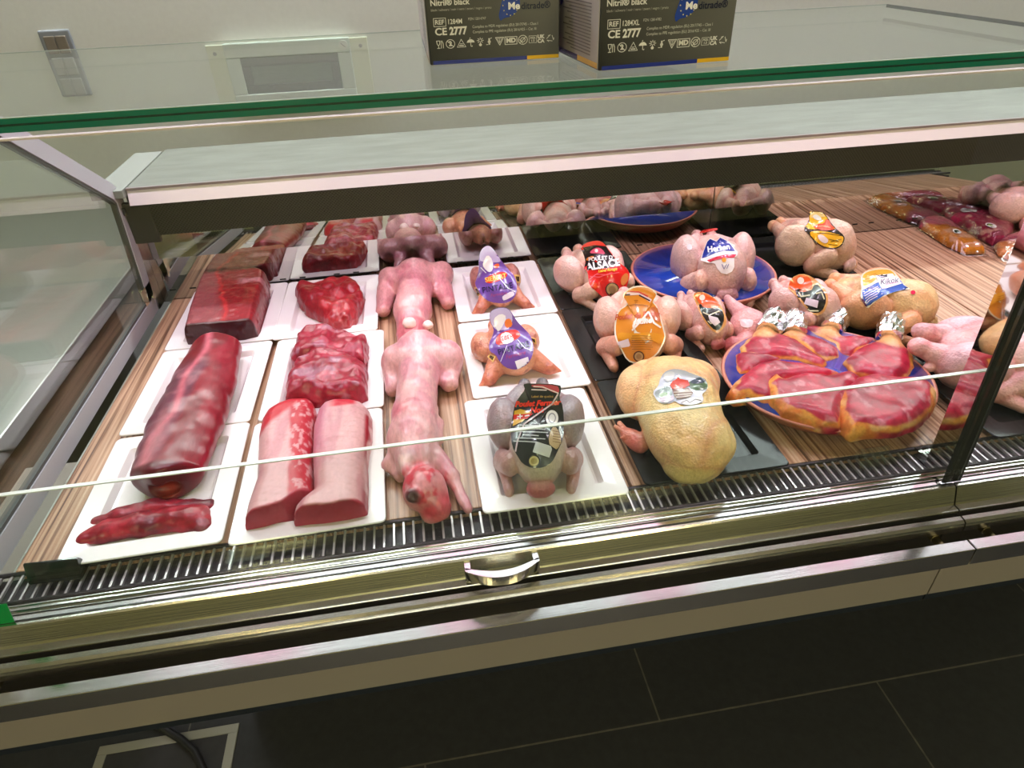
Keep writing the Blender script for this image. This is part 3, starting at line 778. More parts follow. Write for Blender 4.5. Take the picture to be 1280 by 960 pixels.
ceiling_panel(2.4, 2.50, 2.6, 0.12, (0.94, 1.0, 1.0), 15.0*BACK_K, 'slim added ceiling strip, unseen, washing the back wall with light, on the right')
w = bpy.data.worlds.new('room_world'); SC.world = w; w.use_nodes = True
w.node_tree.nodes['Background'].inputs[0].default_value = (0.8, 0.8, 0.8, 1); w.node_tree.nodes['Background'].inputs[1].default_value = 0.05

# ================================================================== meats
MEAT = flesh('fresh_red_meat', rough=0.34, var=0.22, vscale=45, bump=0.35, bscale=150, coat=0.12, stretch=(1.6, 0.6, 1), gain=0.70, spec=0.4)
LOIN = flesh('silverskin_meat', rough=0.30, var=0.14, vscale=70, bump=0.25, bscale=160, coat=0.12, stretch=(1, 0.35, 1), gain=0.74, spec=0.4)
PORK = flesh('pork_silverskin', rough=0.36, var=0.08, vscale=70, bump=0.2, bscale=160, coat=0.1, stretch=(1, 0.6, 1), gain=0.88, spec=0.35)
S_ = lambda *c: np.array(srgb(*c))

def outline(pts, z, origin, rz=0.0):
    c, s = math.cos(-rz), math.sin(-rz); o = []
    for p in pts:
        q = at(*p, z)-origin; o.append((c*q[0]-s*q[1], s*q[0]+c*q[1]))
    return o

def d_open(P2, poly, cut):
    d = np.full(P2.shape[:-1], 1e9); n = len(poly)
    for i in range(n):
        if i in cut: continue
        a, b = np.array(poly[i]), np.array(poly[(i+1) % n]); e = b-a; w = P2-a
        t = np.clip((w@e)/max(e@e, 1e-12), 0, 1); d = np.minimum(d, np.linalg.norm(w-t[..., None]*e, axis=-1))
    return d
def d_edges(V, poly, cut):
    return d_open(V[:, :2], poly, [i for i in range(len(poly)) if i not in cut])

def slab(name, label, cat, pts, H, colour, z0=0.006, zt=0.3, edge=0.02, rough=0.003, mat=None, group=None, seed=1, h=0.0023, cut=(), bumps=0.0, zfun=None):
    "a cut of meat with a traced outline, a real thickness and a rounded top"
    pl = [at(*p, z0+H*zt) for p in pts]; c = np.mean(pl, 0)
    org = np.array([c[0], c[1], z0]); poly = outline(pts, z0+H*zt, org)
    P_ = np.array(poly); lo = [P_[:, 0].min()-0.004, P_[:, 1].min()-0.004, -0.002]; hi = [P_[:, 0].max()+0.004, P_[:, 1].max()+0.004, H*1.25]
    def fn(P):
        d2 = d_poly(P[..., :2], poly) + (fbm(P*70, seed, 2)-0.5)*rough*1.6
        ins = np.clip((-d2 if not cut else np.where(d2 < 0, d_open(P[..., :2], poly, cut), 0))/edge, 0, 1)
        top = H*(0.30+0.70*np.sqrt(np.maximum(0, 1-(1-ins)**2)))
        if bumps: top = top*(1+bumps*(fbm(P*np.array([38, 38, 0])+3.1, seed+9, 2)-0.5)*2)
        if zfun is not None: top = top+zfun(P[..., 0], P[..., 1])
        f = smax(d2, P[..., 2]-top, 0.003 if cut else 0.006)
        f = f+(fbm(P*110, seed+5, 2)-0.5)*rough
        return np.maximum(f, -P[..., 2])
    me = field_mesh(fn, lo, hi, h, lambda V: colour(V, poly))
    o = link(name, me, mat or MEAT, None, loc=org)
    return tag(o, label, cat, group), poly

def bands(V, seed, sc): return fbm(V*np.array(sc), seed, 3)

# --- dark square sirloin, back left
def col_sir(V, poly):
    n = fbm(V*45, 3, 3); C = np.tile(S_(150, 18, 38), (len(V), 1))
    C = mixc(C, S_(166, 24, 42), sstep(0.45, 0.62, fbm(V*np.array([30, 80, 30]), 8, 3)))
    lx = V[:, 0]+0.24*V[:, 1]
    C = mixc(C, S_(168, 92, 96), sstep(-0.012, -0.034, lx+0.02*(n-0.5))*0.75)
    C = mixc(C, S_(236, 60, 62), np.exp(-((lx+0.017+0.03*(fbm(V*28, 5, 2)-0.5))/0.004)**2)*0.7)
    rt = sstep(0.010, 0.030, lx)*sstep(-0.03, 0.01, V[:, 1])*sstep(0.5, 0.62, fbm(V*np.array([25, 70, 25]), 12, 3))
    C = mixc(C, S_(206, 130, 140), rt)
    fr = sstep(0.0075, 0.005, d_edges(V, poly, (10, 11, 12)))
    C = mixc(C, S_(74, 6, 22), fr)
    return C
slab('sirloin', 'dark red square block of sirloin on a white plate at the back left', 'meat',
     [(233, 428), (240, 400), (252, 366), (262, 345), (283, 342), (303, 346), (322, 347), (337, 354), (336, 366), (329, 392), (322, 418), (306, 422), (280, 424)], 0.050, col_sir, edge=0.012, seed=3, rough=0.003, cut=(10, 11, 12))

# --- long red loin across two plates
a = at(204, 604, 0.034); b = at(272, 430, 0.034); ax = b-a; L = np.linalg.norm(ax[:2]); rz = math.atan2(ax[1], ax[0])-math.pi/2
c = (a+b)/2; org = np.array([c[0], c[1], 0.007])
def f_loin(P):
    y = P[..., 1]; t = np.clip((y+L/2)/L, 0, 1)
    rx = 0.056-0.010*np.abs(t-0.42)**1.5*3; rzv = 0.031-0.003*t
    q = np.stack([P[..., 0]/rx, (P[..., 2]-0.026)/rzv], -1)
    d = (np.linalg.norm(q, axis=-1)-1)*0.028
    d = smax(d, np.abs(y)-L/2+0.012*(P[..., 0]/0.05)**2*(y > 0)-0.010*np.cos(P[..., 0]*70)*(y < 0), 0.008)
    hole = d_ell(P, (0.002, -L/2-0.001, 0.021), (0.020, 0.010, 0.014))
    d = smax(d, -hole, 0.004)
    d = d+(fbm(P*34, 21, 2)-0.5)*0.004
    return np.maximum(d, -P[..., 2])
def c_loin(V):
    C = np.tile(S_(132, 10, 32), (len(V), 1)); n = fbm(V*np.array([60, 18, 60]), 31, 3)
    C = mixc(C, S_(160, 18, 46), sstep(0.45, 0.65, n))
    x = V[:, 0]; y = V[:, 1]
    mem = sstep(0.014, -0.002, x-0.08*y+0.02*(n-0.5))*sstep(0.62*L/2, 0.06, y)
    C = mixc(C, S_(116, 60, 82), mem*0.9)
    C = mixc(C, S_(196, 128, 140), mem*sstep(0.5, 0.7, fbm(V*40, 33, 3))*0.55)
    st = np.exp(-((x+0.012-0.05*(y)+0.006*np.sin(y*38))/0.006)**2)
    C = mixc(C, S_(232, 120, 136), st*0.85)
    wide = np.exp(-((x+0.020)/0.014)**2)*sstep(-0.02, -0.10, y)
    C = mixc(C, S_(212, 140, 148), wide*0.7)
    end = sstep(-L/2+0.016, -L/2+0.004, y)
    C = mixc(C, S_(92, 8, 26), end*0.9)
    C = mixc(C, S_(205, 60, 42), np.exp(-((x-0.002)/0.014)**2-((V[:, 2]-0.014)/0.010)**2)*end)
    C = mixc(C, S_(150, 12, 40), sstep(0.020, 0.040, x)*0.5)
    return C
me = field_mesh(f_loin, (-0.066, -L/2-0.014, 0), (0.066, L/2+0.014, 0.064), 0.0026, c_loin)
tag(link('loin', me, LOIN, None, loc=org, rz=rz), 'long thick dark red loin of meat lying over two white plates on the left', 'meat')

# --- two thin fillets
def strip(name, label, pts, radii, seed, z0=0.0045, base=(158, 18, 40), flat=0.72):
    P3 = [at(p[0], p[1], z0+0.010) for p in pts]; c = np.mean(P3, 0); org = np.array([c[0], c[1], z0])
    Q = [np.array([p[0]-c[0], p[1]-c[1], 0.0]) for p in P3]
    def fn(P):
        P2 = P.copy(); P2[..., 2] = (P[..., 2]-0.009)/flat
        d = None
        for i in range(len(Q)-1):
            e = d_cone(P2, Q[i], Q[i+1], radii[i], radii[i+1]); d = e if d is None else smin(d, e, 0.006)
        d = d+(fbm(P*75, seed, 3)-0.5)*0.007
        return np.maximum(d, -P[..., 2])
    def col(V):
        n = fbm(V*np.array([30, 90, 60]), seed+3, 3); C = np.tile(S_(*base), (len(V), 1))
        C = mixc(C, S_(196, 40, 62), sstep(0.5, 0.7, n)); C = mixc(C, S_(108, 14, 36), sstep(0.45, 0.28, n)); return mixc(C, S_(190, 100, 110), sstep(0.66, 0.78, fbm(V*60, seed+7, 2))*0.5)
    Qa = np.array(Q); R = max(radii)
    me = field_mesh(fn, np.r_[Qa[:, :2].min(0)-R-0.004, -0.001], np.r_[Qa[:, :2].max(0)+R+0.004, 0.034], 0.0021, col)
    return tag(link(name, me, MEAT, None, loc=org), label, 'meat', None)
strip('fillet', 'thin dark red fillet, the further of two on the front left plate', [(121, 652), (150, 644), (190, 634), (230, 632), (259, 631)], [0.008, 0.013, 0.013, 0.011, 0.011], 41, base=(140, 24, 48))
strip('fillet', 'thick dark red fillet, the nearer of two on the front left plate', [(108, 671), (132, 664), (175, 655), (215, 648), (243, 648), (253, 656)], [0.012, 0.016, 0.019, 0.019, 0.020, 0.012], 47)

# --- irregular lump on the rear plate
def col_lump(V, poly):
    C = np.tile(S_(182, 28, 46), (len(V), 1)); C = mixc(C, S_(206, 56, 66), sstep(0.45, 0.65, fbm(V*50, 51, 3)))
    C = mixc(C, S_(138, 20, 38), sstep(0.0, -0.03, V[:, 0])*0.5)
    v = np.exp(-((fbm(V*np.array([55, 30, 40])+7, 53, 2)-0.5)/0.025)**2)*sstep(-0.012, 0.01, V[:, 0])*sstep(0.035, 0.0, V[:, 1])
    return mixc(C, S_(226, 140, 146), v*0.5)
slab('stewing_meat', 'small irregular red lump of meat on the white plate behind the folded slabs', 'meat',
     [(369, 369), (373, 361), (383, 359), (393, 361), (405, 360), (418, 356), (436, 353), (448, 360), (457, 374), (451, 386), (446, 398), (438, 410), (424, 412), (410, 408), (402, 398), (395, 396), (382, 390), (374, 380)], 0.036, col_lump, edge=0.022, seed=6, bumps=0.35, rough=0.004)

# --- two folded slabs
K = lambda pts: [(x/7.387+330, y/7.387+390) for x, y in pts]
def col_fold(seed):
    def f(V, poly):
        n = fbm(V*np.array([36, 60, 36]), seed, 3)
        C = np.tile(S_(166, 22, 52), (len(V), 1)); C = mixc(C, S_(190, 48, 76), sstep(0.45, 0.62, n))
        C = mixc(C, S_(226, 130, 144), sstep(0.56, 0.70, fbm(V*np.array([22, 70, 30])+2, seed+2, 3))*0.6)
        return mixc(C, S_(200, 150, 172), sstep(0.60, 0.72, fbm(V*np.array([40, 40, 40]), seed+4, 3))*0.6)
    return f
slab('folded_meat', 'folded pink red slab of meat, the rear of two on one white plate', 'meat',
     K([(310, 262), (400, 235), (560, 228), (700, 238), (850, 262), (972, 300), (960, 400), (945, 520), (800, 520), (500, 520), (300, 530), (245, 505), (248, 430), (300, 370)]), 0.042, col_fold(61), edge=0.016, seed=8, bumps=0.3, rough=0.004)
slab('folded_meat', 'folded pink red slab of meat, the front one of two on one white plate', 'meat',
     K([(285, 570), (450, 450), (650, 425), (850, 475), (945, 530), (960, 600), (950, 690), (965, 800), (900, 828), (700, 848), (480, 866), (300, 858), (212, 848), (205, 690)]), 0.046, col_fold(67), edge=0.022, seed=9, bumps=0.22, rough=0.004)

# --- two pale pork loins
K2 = lambda pts: [(x/4.8+280, y/4.8+490) for x, y in pts]
def col_pork(left):
    def f(V, poly):
        yy = V[:, 1]; n = fbm(V*np.array([50, 50, 50]), 71+left, 3)
        C = np.tile(S_(220, 166, 168), (len(V), 1)); C = mixc(C, S_(200, 130, 140), sstep(0.48, 0.64, fbm(V*np.array([60, 12, 40]), 73, 3))*0.7)
        ln = np.exp(-(np.sin((yy+0.25*V[:, 0]+0.010*n)*260)/0.16)**2)*0.35
        C = mixc(C, S_(176, 116, 118), ln*sstep(0.4, 0.55, n))
        cut = sstep(0.0050, 0.0035, d_edges(V, poly, CUTL if left else CUTR))*sstep(0.046, 0.040, V[:, 2]+0.15*d_edges(V, poly, CUTL if left else CUTR))
        if left:
            e = V[:, 0]+0.10*V[:, 1]
            C = mixc(C, S_(190, 30, 52), sstep(0.010, 0.016, e+0.006*(n-0.5)))
            C = mixc(C, S_(232, 180, 184), sstep(0.010, 0.016, e)*sstep(0.52, 0.66, fbm(V*np.array([190, 110, 120])+4, 75, 3))*0.7)
            C = mixc(C, S_(196, 30, 50), sstep(0.035, 0.055, yy-1.3*V[:, 0]-0.035))
        else:
            C = mixc(C, S_(206, 110, 150), np.exp(-((V[:, 0]+0.026)/0.012)**2)*sstep(-0.08, 0.02, yy)*0.6)
            C = mixc(C, S_(205, 36, 60), sstep(0.088, 0.094, yy)*sstep(-0.02, 0.0, V[:, 0])*sstep(0.03, 0.022, V[:, 0]))
            C = mixc(C, S_(170, 26, 50), sstep(0.038, 0.043, V[:, 0])*sstep(0.47, 0.58, fbm(V*np.array([20, 28, 20]), 77, 2)))
        return mixc(C, S_(176, 50, 72), cut)
    return f
CUTL = (8, 9, 10, 11); CUTR = (9, 10, 11)
slab('pork_loin', 'pale pork loin with a marbled red strip, left of the pair on one plate', 'meat',
     K2([(232, 215), (262, 165), (330, 122), (420, 92), (540, 88), (565, 140), (545, 250), (537, 400), (545, 640), (470, 690), (380, 755), (250, 795), (128, 820), (150, 720), (205, 560), (215, 300)]), 0.042, col_pork(1), edge=0.024, seed=11, mat=PORK, rough=0.0012, cut=CUTL)
slab('pork_loin', 'pale pork loin covered in silverskin, right of the pair on one plate', 'meat',
     K2([(566, 160), (600, 118), (680, 96), (780, 94), (850, 112), (886, 150), (890, 280), (862, 440), (866, 600), (862, 728), (760, 752), (640, 772), (420, 796), (432, 740), (470, 695), (545, 640), (535, 400), (540, 250)]), 0.044, col_pork(0), edge=0.026, seed=12, mat=PORK, rough=0.0012, cut=CUTR)

# ================================================================== rabbits
RAB = flesh('skinned_rabbit', rough=0.32, var=0.17, vscale=50, bump=0.4, bscale=120, coat=0.18, gain=0.94, stretch=(1.4, 0.5, 1))
def rabbit(name, label, prims, lo, hi, org, colour, groove, carve=()):
    def fn(P):
        d = None
        for kind, k, *ar in prims:
            e = d_ell(P, *ar) if kind == 'e' else d_cone(P, *ar)
            d = e if d is None else smin(d, e, k)
        for g in groove: d = smax(d, -d_cone(P, *g), 0.006)
        for g in carve: d = smax(d, -d_ell(P, *g), 0.002)
        d = d+(fbm(P*np.array([70, 45, 70]), 81, 3)-0.5)*0.0045
        return np.maximum(d, -P[..., 2])
    me = field_mesh(fn, lo, hi, 0.0025, colour)
    return tag(link(name, me, RAB, None, loc=org), label, 'rabbit')
# nearer rabbit: origin between the haunches
o2 = at(526, 452, 0.03); o2 = np.array([o2[0], o2[1], 0.0])
q = lambda px, py, z: tuple(at(px, py, z)-o2)[:2]+(z,)
hd = q(531, 612, 0.030); sh = q(520, 575, 0.034); wa = q(519, 520, 0.040); rb = q(517, 548, 0.036)
prims = [('e', 0, (0, 0.014, 0.040), (0.040, 0.046, 0.037)),
         ('e', 0.012, q(500, 452, 0.034), (0.030, 0.038, 0.030), (0.35, 'Z')), ('e', 0.012, q(556, 448, 0.034), (0.030, 0.038, 0.030), (-0.35, 'Z')),
         ('c', 0.010, q(494, 458, 0.024), q(492, 486, 0.018), 0.020, 0.014), ('c', 0.010, q(563, 455, 0.024), q(562, 480, 0.018), 0.020, 0.014),
         ('c', 0.018, (0, 0, 0.042), wa, 0.033, 0.031), ('c', 0.016, wa, rb, 0.031, 0.034), ('c', 0.016, rb, sh, 0.034, 0.028),
         ('c', 0.010, sh, q(528, 598, 0.030), 0.024, 0.018),
         ('e', 0.008, hd, (0.029, 0.031, 0.027)), ('c', 0.010, hd, q(548, 634, 0.020), 0.025, 0.017), ('e', 0.004, q(542, 642, 0.012), (0.017, 0.015, 0.010)), ('e', 0.003, q(518, 618, 0.044), (0.013, 0.012, 0.010)),
         ('c', 0.007, q(543, 572, 0.030), q(564, 596, 0.022), 0.016, 0.011), ('c', 0.005, q(564, 596, 0.022), q(585, 637, 0.012), 0.010, 0.006),
         ('c', 0.007, q(499, 566, 0.026), q(487, 580, 0.018), 0.014, 0.010), ('c', 0.006, q(487, 580, 0.018), q(500, 596, 0.012), 0.010, 0.008),
         ('c', 0.004, q(503, 566, 0.052), q(508, 590, 0.046), 0.006, 0.007), ('c', 0.004, q(503, 566, 0.052), q(520, 553, 0.058), 0.006, 0.004),
         ('c', 0.006, q(545, 530, 0.030), q(546, 550, 0.030), 0.012, 0.010)]
def c_rab2(V):
    C = np.tile(S_(222, 166, 168), (len(V), 1)); n = fbm(V*40, 83, 3)
    C = mixc(C, S_(206, 122, 142), sstep(0.45, 0.65, n)*0.6)
    x = V[:, 0]; y = V[:, 1]
    C = mixc(C, S_(240, 196, 200), np.exp(-(x/0.005)**2)*sstep(-0.10, -0.05, y)*0.6)
    rbm = np.exp(-((V-np.array(q(508, 520, 0.055)))**2).sum(1)/0.018**2); C = mixc(C, S_(222, 70, 100), rbm*0.8)
    fat = np.exp(-((V-np.array(q(506, 578, 0.05)))**2).sum(1)/0.016**2); C = mixc(C, S_(245, 205, 200), fat)
    hdm = sstep(0.046, 0.030, np.linalg.norm(V-np.array(hd), axis=1)); C = mixc(C, S_(222, 130, 136), hdm*0.8)
    C = mixc(C, S_(206, 22, 56), hdm*sstep(0.46, 0.56, fbm(V*70+5, 85, 3))*0.9)
    sn = sstep(0.030, 0.016, np.linalg.norm(V-np.array(q(547, 634, 0.018)), axis=1)); C = mixc(C, S_(214, 24, 60), sn*0.85)
    eye = sstep(0.013, 0.007, np.linalg.norm(V-np.array(q(516, 620, 0.046)), axis=1)); C = mixc(C, S_(74, 20, 28), eye)
    return C
rab2 = rabbit('rabbit', 'whole skinned rabbit, head towards the glass, on the wood board', prims, (-0.085, -0.36, 0), (0.125, 0.085, 0.085), o2, c_rab2,
       [((0, 0.03, 0.084), (wa[0], wa[1]+0.01, 0.0745), 0.0042, 0.0042), ((-0.008, -0.03, 0.080), (wa[0]-0.012, wa[1], 0.074), 0.0042, 0.0042), ((0.010, -0.03, 0.080), (wa[0]+0.010, wa[1], 0.074), 0.003, 0.003)],
       [(q(516, 620, 0.055), (0.0095, 0.0090, 0.014))])
# further half rabbit
o1 = at(520, 352, 0.03); o1 = np.array([o1[0], o1[1], 0.0])
q1 = lambda px, py, z: tuple(at(px, py, z)-o1)[:2]+(z,)
e1 = q1(514, 424, 0.030)
prims1 = [('e', 0, (0, 0.012, 0.038), (0.042, 0.045, 0.036)),
          ('e', 0.012, q1(492, 352, 0.032), (0.030, 0.044, 0.030), (0.4, 'Z')), ('e', 0.012, q1(548, 346, 0.032), (0.030, 0.044, 0.030), (-0.4, 'Z')),
          ('c', 0.010, q1(484, 364, 0.022), q1(479, 388, 0.016), 0.022, 0.014), ('c', 0.010, q1(553, 362, 0.022), q1(560, 378, 0.016), 0.022, 0.014),
          ('c', 0.010, (-0.028, 0.05, 0.022), (-0.040, 0.085, 0.014), 0.016, 0.009), ('c', 0.010, (0.028, 0.05, 0.022), (0.040, 0.085, 0.014), 0.016, 0.009),
          ('c', 0.018, (0, -0.01, 0.038), q1(516, 388, 0.034), 0.035, 0.034), ('c', 0.014, q1(516, 388, 0.034), (e1[0], e1[1]-0.030, 0.022), 0.034, 0.026)]
kd = [q1(512, 404, 0.056), q1(535, 406, 0.054)]
def c_rab1(V):
    C = np.tile(S_(220, 154, 156), (len(V), 1)); n = fbm(V*40, 87, 3)
    C = mixc(C, S_(204, 112, 130), sstep(0.45, 0.65, n)*0.6); C = mixc(C, S_(238, 190, 192), np.exp(-(V[:, 0]/0.005)**2)*sstep(-0.05, 0.0, V[:, 1])*0.7)
    lo = sstep(e1[1]+0.042, e1[1]+0.030, V[:, 1]); return mixc(C, S_(196, 86, 100), lo*0.7)
rab1 = rabbit('rabbit', 'skinned rabbit hindquarters lying behind the whole rabbit, kidney fat showing', prims1, (-0.105, -0.30, 0), (0.105, 0.115, 0.085), o1, c_rab1,
       [((0, 0.04, 0.080), (q1(516, 388, 0)[0], q1(516, 388, 0)[1], 0.0735), 0.003, 0.003), ((-0.026, -0.012, 0.070), (-0.035, 0.035, 0.070), 0.0035, 0.003), ((0.026, -0.012, 0.070), (0.035, 0.035, 0.070), 0.0035, 0.003)],
       [])
FAT = flesh('white_fat', rough=0.4, var=0.05, coat=0.1)
for k, (p, r) in enumerate(zip(kd, (0.0125, 0.0095))):
    me = field_mesh(lambda P, p=p, r=r: d_ell(P, p, (r, r*1.15, r*0.8))+(fbm(P*120, 5+k, 2)-0.5)*0.004, np.array(p)-r*1.4, np.array(p)+r*1.4, 0.002, lambda V: np.tile(S_(246, 214, 208), (len(V), 1)))
    o = link('kidney_fat', me, FAT, rab1); o['label'] = 'white lump of kidney fat'

# ================================================================== birds
SKIN = flesh('poultry_skin', rough=0.36, var=0.15, vscale=60, bump=0.55, bscale=300, coat=0.15, sss=0.03, goose=True, bdist=0.0012)
class Bird: pass
def roaster(wing=1.0, leg=1.0, neck=True, body=1.0, dx=0.0):
    p = [('e', 0, 'skin', (0, -0.004, 0.043), (0.041*body, 0.078, 0.043)), ('e', 0.012, 'skin', (0, -0.038, 0.050), (0.050*body, 0.051, 0.044)), ('e', 0.010, 'skin', (0, 0.056, 0.044), (0.028, 0.032, 0.028))]
    for s in (-1, 1):
        p += [('e', 0.0012, 'leg', (s*(0.060+dx), 0.016, 0.047), (0.029*leg, 0.042*leg, 0.037*leg), (-s*0.30, 'Z')),
              ('c', 0.006, 'leg', (s*(0.052+dx), 0.040, 0.052), (s*0.024, 0.078, 0.058), 0.018*leg, 0.011), ('e', 0.002, 'foot', (s*0.018, 0.089, 0.058), (0.013, 0.013, 0.012)),
              ('c', 0.002, 'wing', (s*0.051, -0.058, 0.042), (s*0.069*wing, -0.030, 0.022), 0.017, 0.0155), ('c', 0.002, 'wing', (s*0.069*wing, -0.028, 0.020), (s*0.056*wing, -0.076, 0.014), 0.0135, 0.0095)]
    if neck: p += [('e', 0.002, 'neck', (0, -0.087, 0.026), (0.024, 0.009, 0.014))]
    return p
def guinea():
    p = [('e', 0, 'skin', (0, -0.010, 0.042), (0.048, 0.076, 0.042)), ('c', 0.020, 'skin', (0, 0.02, 0.046), (0.0, 0.085, 0.052), 0.036, 0.017)]
    for s in (-1, 1):
        p += [('e', 0.008, 'leg', (s*0.050, 0.026, 0.036), (0.026, 0.038, 0.032)), ('c', 0.006, 'foot', (s*0.012, 0.080, 0.050), (s*0.010, 0.100, 0.044), 0.010, 0.007),
              ('c', 0.008, 'wing', (s*0.040, -0.040, 0.030), (s*0.064, -0.066, 0.018), 0.022, 0.014), ('c', 0.006, 'wing', (s*0.064, -0.066, 0.018), (s*0.088, -0.074, 0.010), 0.013, 0.004)]
    return p

def make_bird(name, label, cat, group, front, back, side, prims, cols, zf=0.012, zb=0.066, z0=0.005, hs=1.12, seed=1, LW=None, spots=0.0, spotc=(120, 40, 40), patch=(), ext=(-0.090, 0.096), halfw=0.086, noise=0.006):
    A = at(*front, z0+zf); B = at(*back, z0+zb); ax = B-A; Lw = np.linalg.norm(ax[:2]); rz = math.atan2(ax[1], ax[0])-math.pi/2
    sl, sr = at(*side[0], z0+0.035), at(*side[1], z0+0.035); Ww = abs((sr-sl)[0]*math.cos(rz)+(sr-sl)[1]*math.sin(rz))
    if LW is not None: Lw, Ww, dz = LW; rz = dz if dz is not None else rz
    sy = Lw/(ext[1]-ext[0]); sx = Ww/(2*halfw); sz = hs*(sx+sy)/2
    mid = A+(B-A)*(-ext[0]/(ext[1]-ext[0]))
    if LW is not None: mid = at((side[0][0]+side[1][0])/2, (side[0][1]+side[1][1])/2, z0+0.045)
    sm = (sl+sr)/2-mid
    if LW is None: mid = mid+np.array([math.cos(rz), math.sin(rz), 0])*(sm[0]*math.cos(rz)+sm[1]*math.sin(rz))*0.5
    S3 = np.array([sx, sy, sz])
    def fn(P):
        Q = P/S3; d = None
        for kind, k, tg, *ar in prims:
            e = d_ell(Q, *ar) if kind == 'e' else d_cone(Q, *ar)
            d = e if d is None else smin(d, e, k)
        d = d+(fbm(Q*np.array([46, 34, 46]), seed, 3)-0.5)*noise
        return np.maximum(d*min(S3), -P[..., 2])
    def col(V):
        Q = V/S3; W = []; Cs = []; EE = []
        for kind, k, tg, *ar in prims:
            e = d_ell(Q, *ar) if kind == 'e' else d_cone(Q, *ar)
            W.append(np.exp(-np.maximum(e, -0.004)/0.004)); EE.append(e); Cs.append(S_(*cols.get(tg, cols['skin'])))
        W = np.array(W).T; C = (W@np.array(Cs))/W.sum(1)[:, None]
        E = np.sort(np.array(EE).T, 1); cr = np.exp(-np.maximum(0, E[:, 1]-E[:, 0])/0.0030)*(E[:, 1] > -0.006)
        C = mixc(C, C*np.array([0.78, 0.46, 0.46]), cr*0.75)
        C = mixc(C, C*np.array([1.06, 0.86, 0.80]), sstep(0.48, 0.66, fbm(Q*34, seed+2, 3))*0.75)
        C = mixc(C, np.minimum(1, C*1.15), sstep(0.45, 0.30, fbm(Q*35+3, seed+4, 2))*0.5)
        if spots: C = mixc(C, S_(*spotc), sstep(0.60, 0.70, fbm(Q*85, seed+6, 3))*spots)
        for pc, pr, rgb, amt in patch: C = mixc(C, S_(*rgb), np.exp(-(((Q-np.array(pc))/pr)**2).sum(1))*amt)
        lum = C.mean(1)[:, None]; return (lum+(C-lum)*0.86)*0.94
    lo = np.array([-0.110, -0.115, 0])*S3; hi = np.array([0.110, 0.125, 0.125])*S3
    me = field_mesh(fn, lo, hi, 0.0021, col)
    print('BIRD', label[:40], 'L %.3f W %.3f rz %.2f S' % (Lw, Ww, rz), S3.round(2), 'mid', mid.round(3))
    b = Bird(); b.root = empty(name, (mid[0], mid[1], z0), rz, label, cat, group)
    b.body = link('body', me, SKIN, b.root); b.bvh = bvh_of(me); b.S = S3; b.L = Lw; b.W = Ww; b.rz = rz
    return b

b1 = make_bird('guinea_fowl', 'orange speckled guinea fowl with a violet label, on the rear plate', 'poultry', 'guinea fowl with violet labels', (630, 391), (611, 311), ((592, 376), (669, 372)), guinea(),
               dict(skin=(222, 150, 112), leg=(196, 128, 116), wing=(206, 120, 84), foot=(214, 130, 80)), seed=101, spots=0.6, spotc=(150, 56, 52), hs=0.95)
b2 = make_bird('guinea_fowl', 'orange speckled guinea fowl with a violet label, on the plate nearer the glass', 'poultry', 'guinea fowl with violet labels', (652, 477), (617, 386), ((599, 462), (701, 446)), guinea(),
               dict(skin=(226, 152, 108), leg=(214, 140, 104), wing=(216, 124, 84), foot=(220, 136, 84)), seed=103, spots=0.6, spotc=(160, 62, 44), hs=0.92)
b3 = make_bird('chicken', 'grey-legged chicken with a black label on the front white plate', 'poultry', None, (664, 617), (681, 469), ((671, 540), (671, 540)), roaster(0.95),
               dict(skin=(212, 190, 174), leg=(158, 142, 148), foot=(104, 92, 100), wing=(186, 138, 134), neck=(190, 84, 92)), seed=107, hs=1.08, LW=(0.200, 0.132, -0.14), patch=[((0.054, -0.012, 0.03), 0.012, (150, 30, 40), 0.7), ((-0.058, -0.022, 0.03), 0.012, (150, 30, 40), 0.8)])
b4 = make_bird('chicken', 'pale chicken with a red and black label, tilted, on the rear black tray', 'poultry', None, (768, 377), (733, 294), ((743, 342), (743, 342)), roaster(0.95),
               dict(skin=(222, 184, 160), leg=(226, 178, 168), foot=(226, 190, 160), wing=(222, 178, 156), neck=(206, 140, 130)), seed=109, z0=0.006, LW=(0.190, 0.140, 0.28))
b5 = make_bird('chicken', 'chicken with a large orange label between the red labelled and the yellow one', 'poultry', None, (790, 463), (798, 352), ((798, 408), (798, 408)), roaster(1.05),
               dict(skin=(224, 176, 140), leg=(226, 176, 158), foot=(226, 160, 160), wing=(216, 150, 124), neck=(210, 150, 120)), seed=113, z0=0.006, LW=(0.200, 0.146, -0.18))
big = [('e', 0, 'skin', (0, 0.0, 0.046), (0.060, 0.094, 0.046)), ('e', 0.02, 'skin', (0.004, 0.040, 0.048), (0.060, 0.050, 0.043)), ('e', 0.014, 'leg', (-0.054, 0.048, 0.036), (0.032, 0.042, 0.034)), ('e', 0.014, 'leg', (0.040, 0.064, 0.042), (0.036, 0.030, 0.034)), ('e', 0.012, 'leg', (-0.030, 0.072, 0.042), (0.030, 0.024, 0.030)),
       ('e', 0.02, 'skin', (0.010, -0.054, 0.040), (0.056, 0.040, 0.036)), ('e', 0.014, 'skin', (0.004, -0.082, 0.026), (0.036, 0.018, 0.022)), ('c', 0.004, 'neck', (-0.058, -0.030, 0.016), (-0.074, -0.018, 0.016), 0.014, 0.011), ('c', 0.002, 'foot', (-0.074, -0.018, 0.018), (-0.084, 0.000, 0.022), 0.005, 0.003), ('c', 0.002, 'foot', (-0.076, -0.018, 0.020), (-0.092, -0.010, 0.026), 0.004, 0.002), ('c', 0.002, 'foot', (-0.076, -0.022, 0.018), (-0.090, -0.026, 0.020), 0.004, 0.002)]
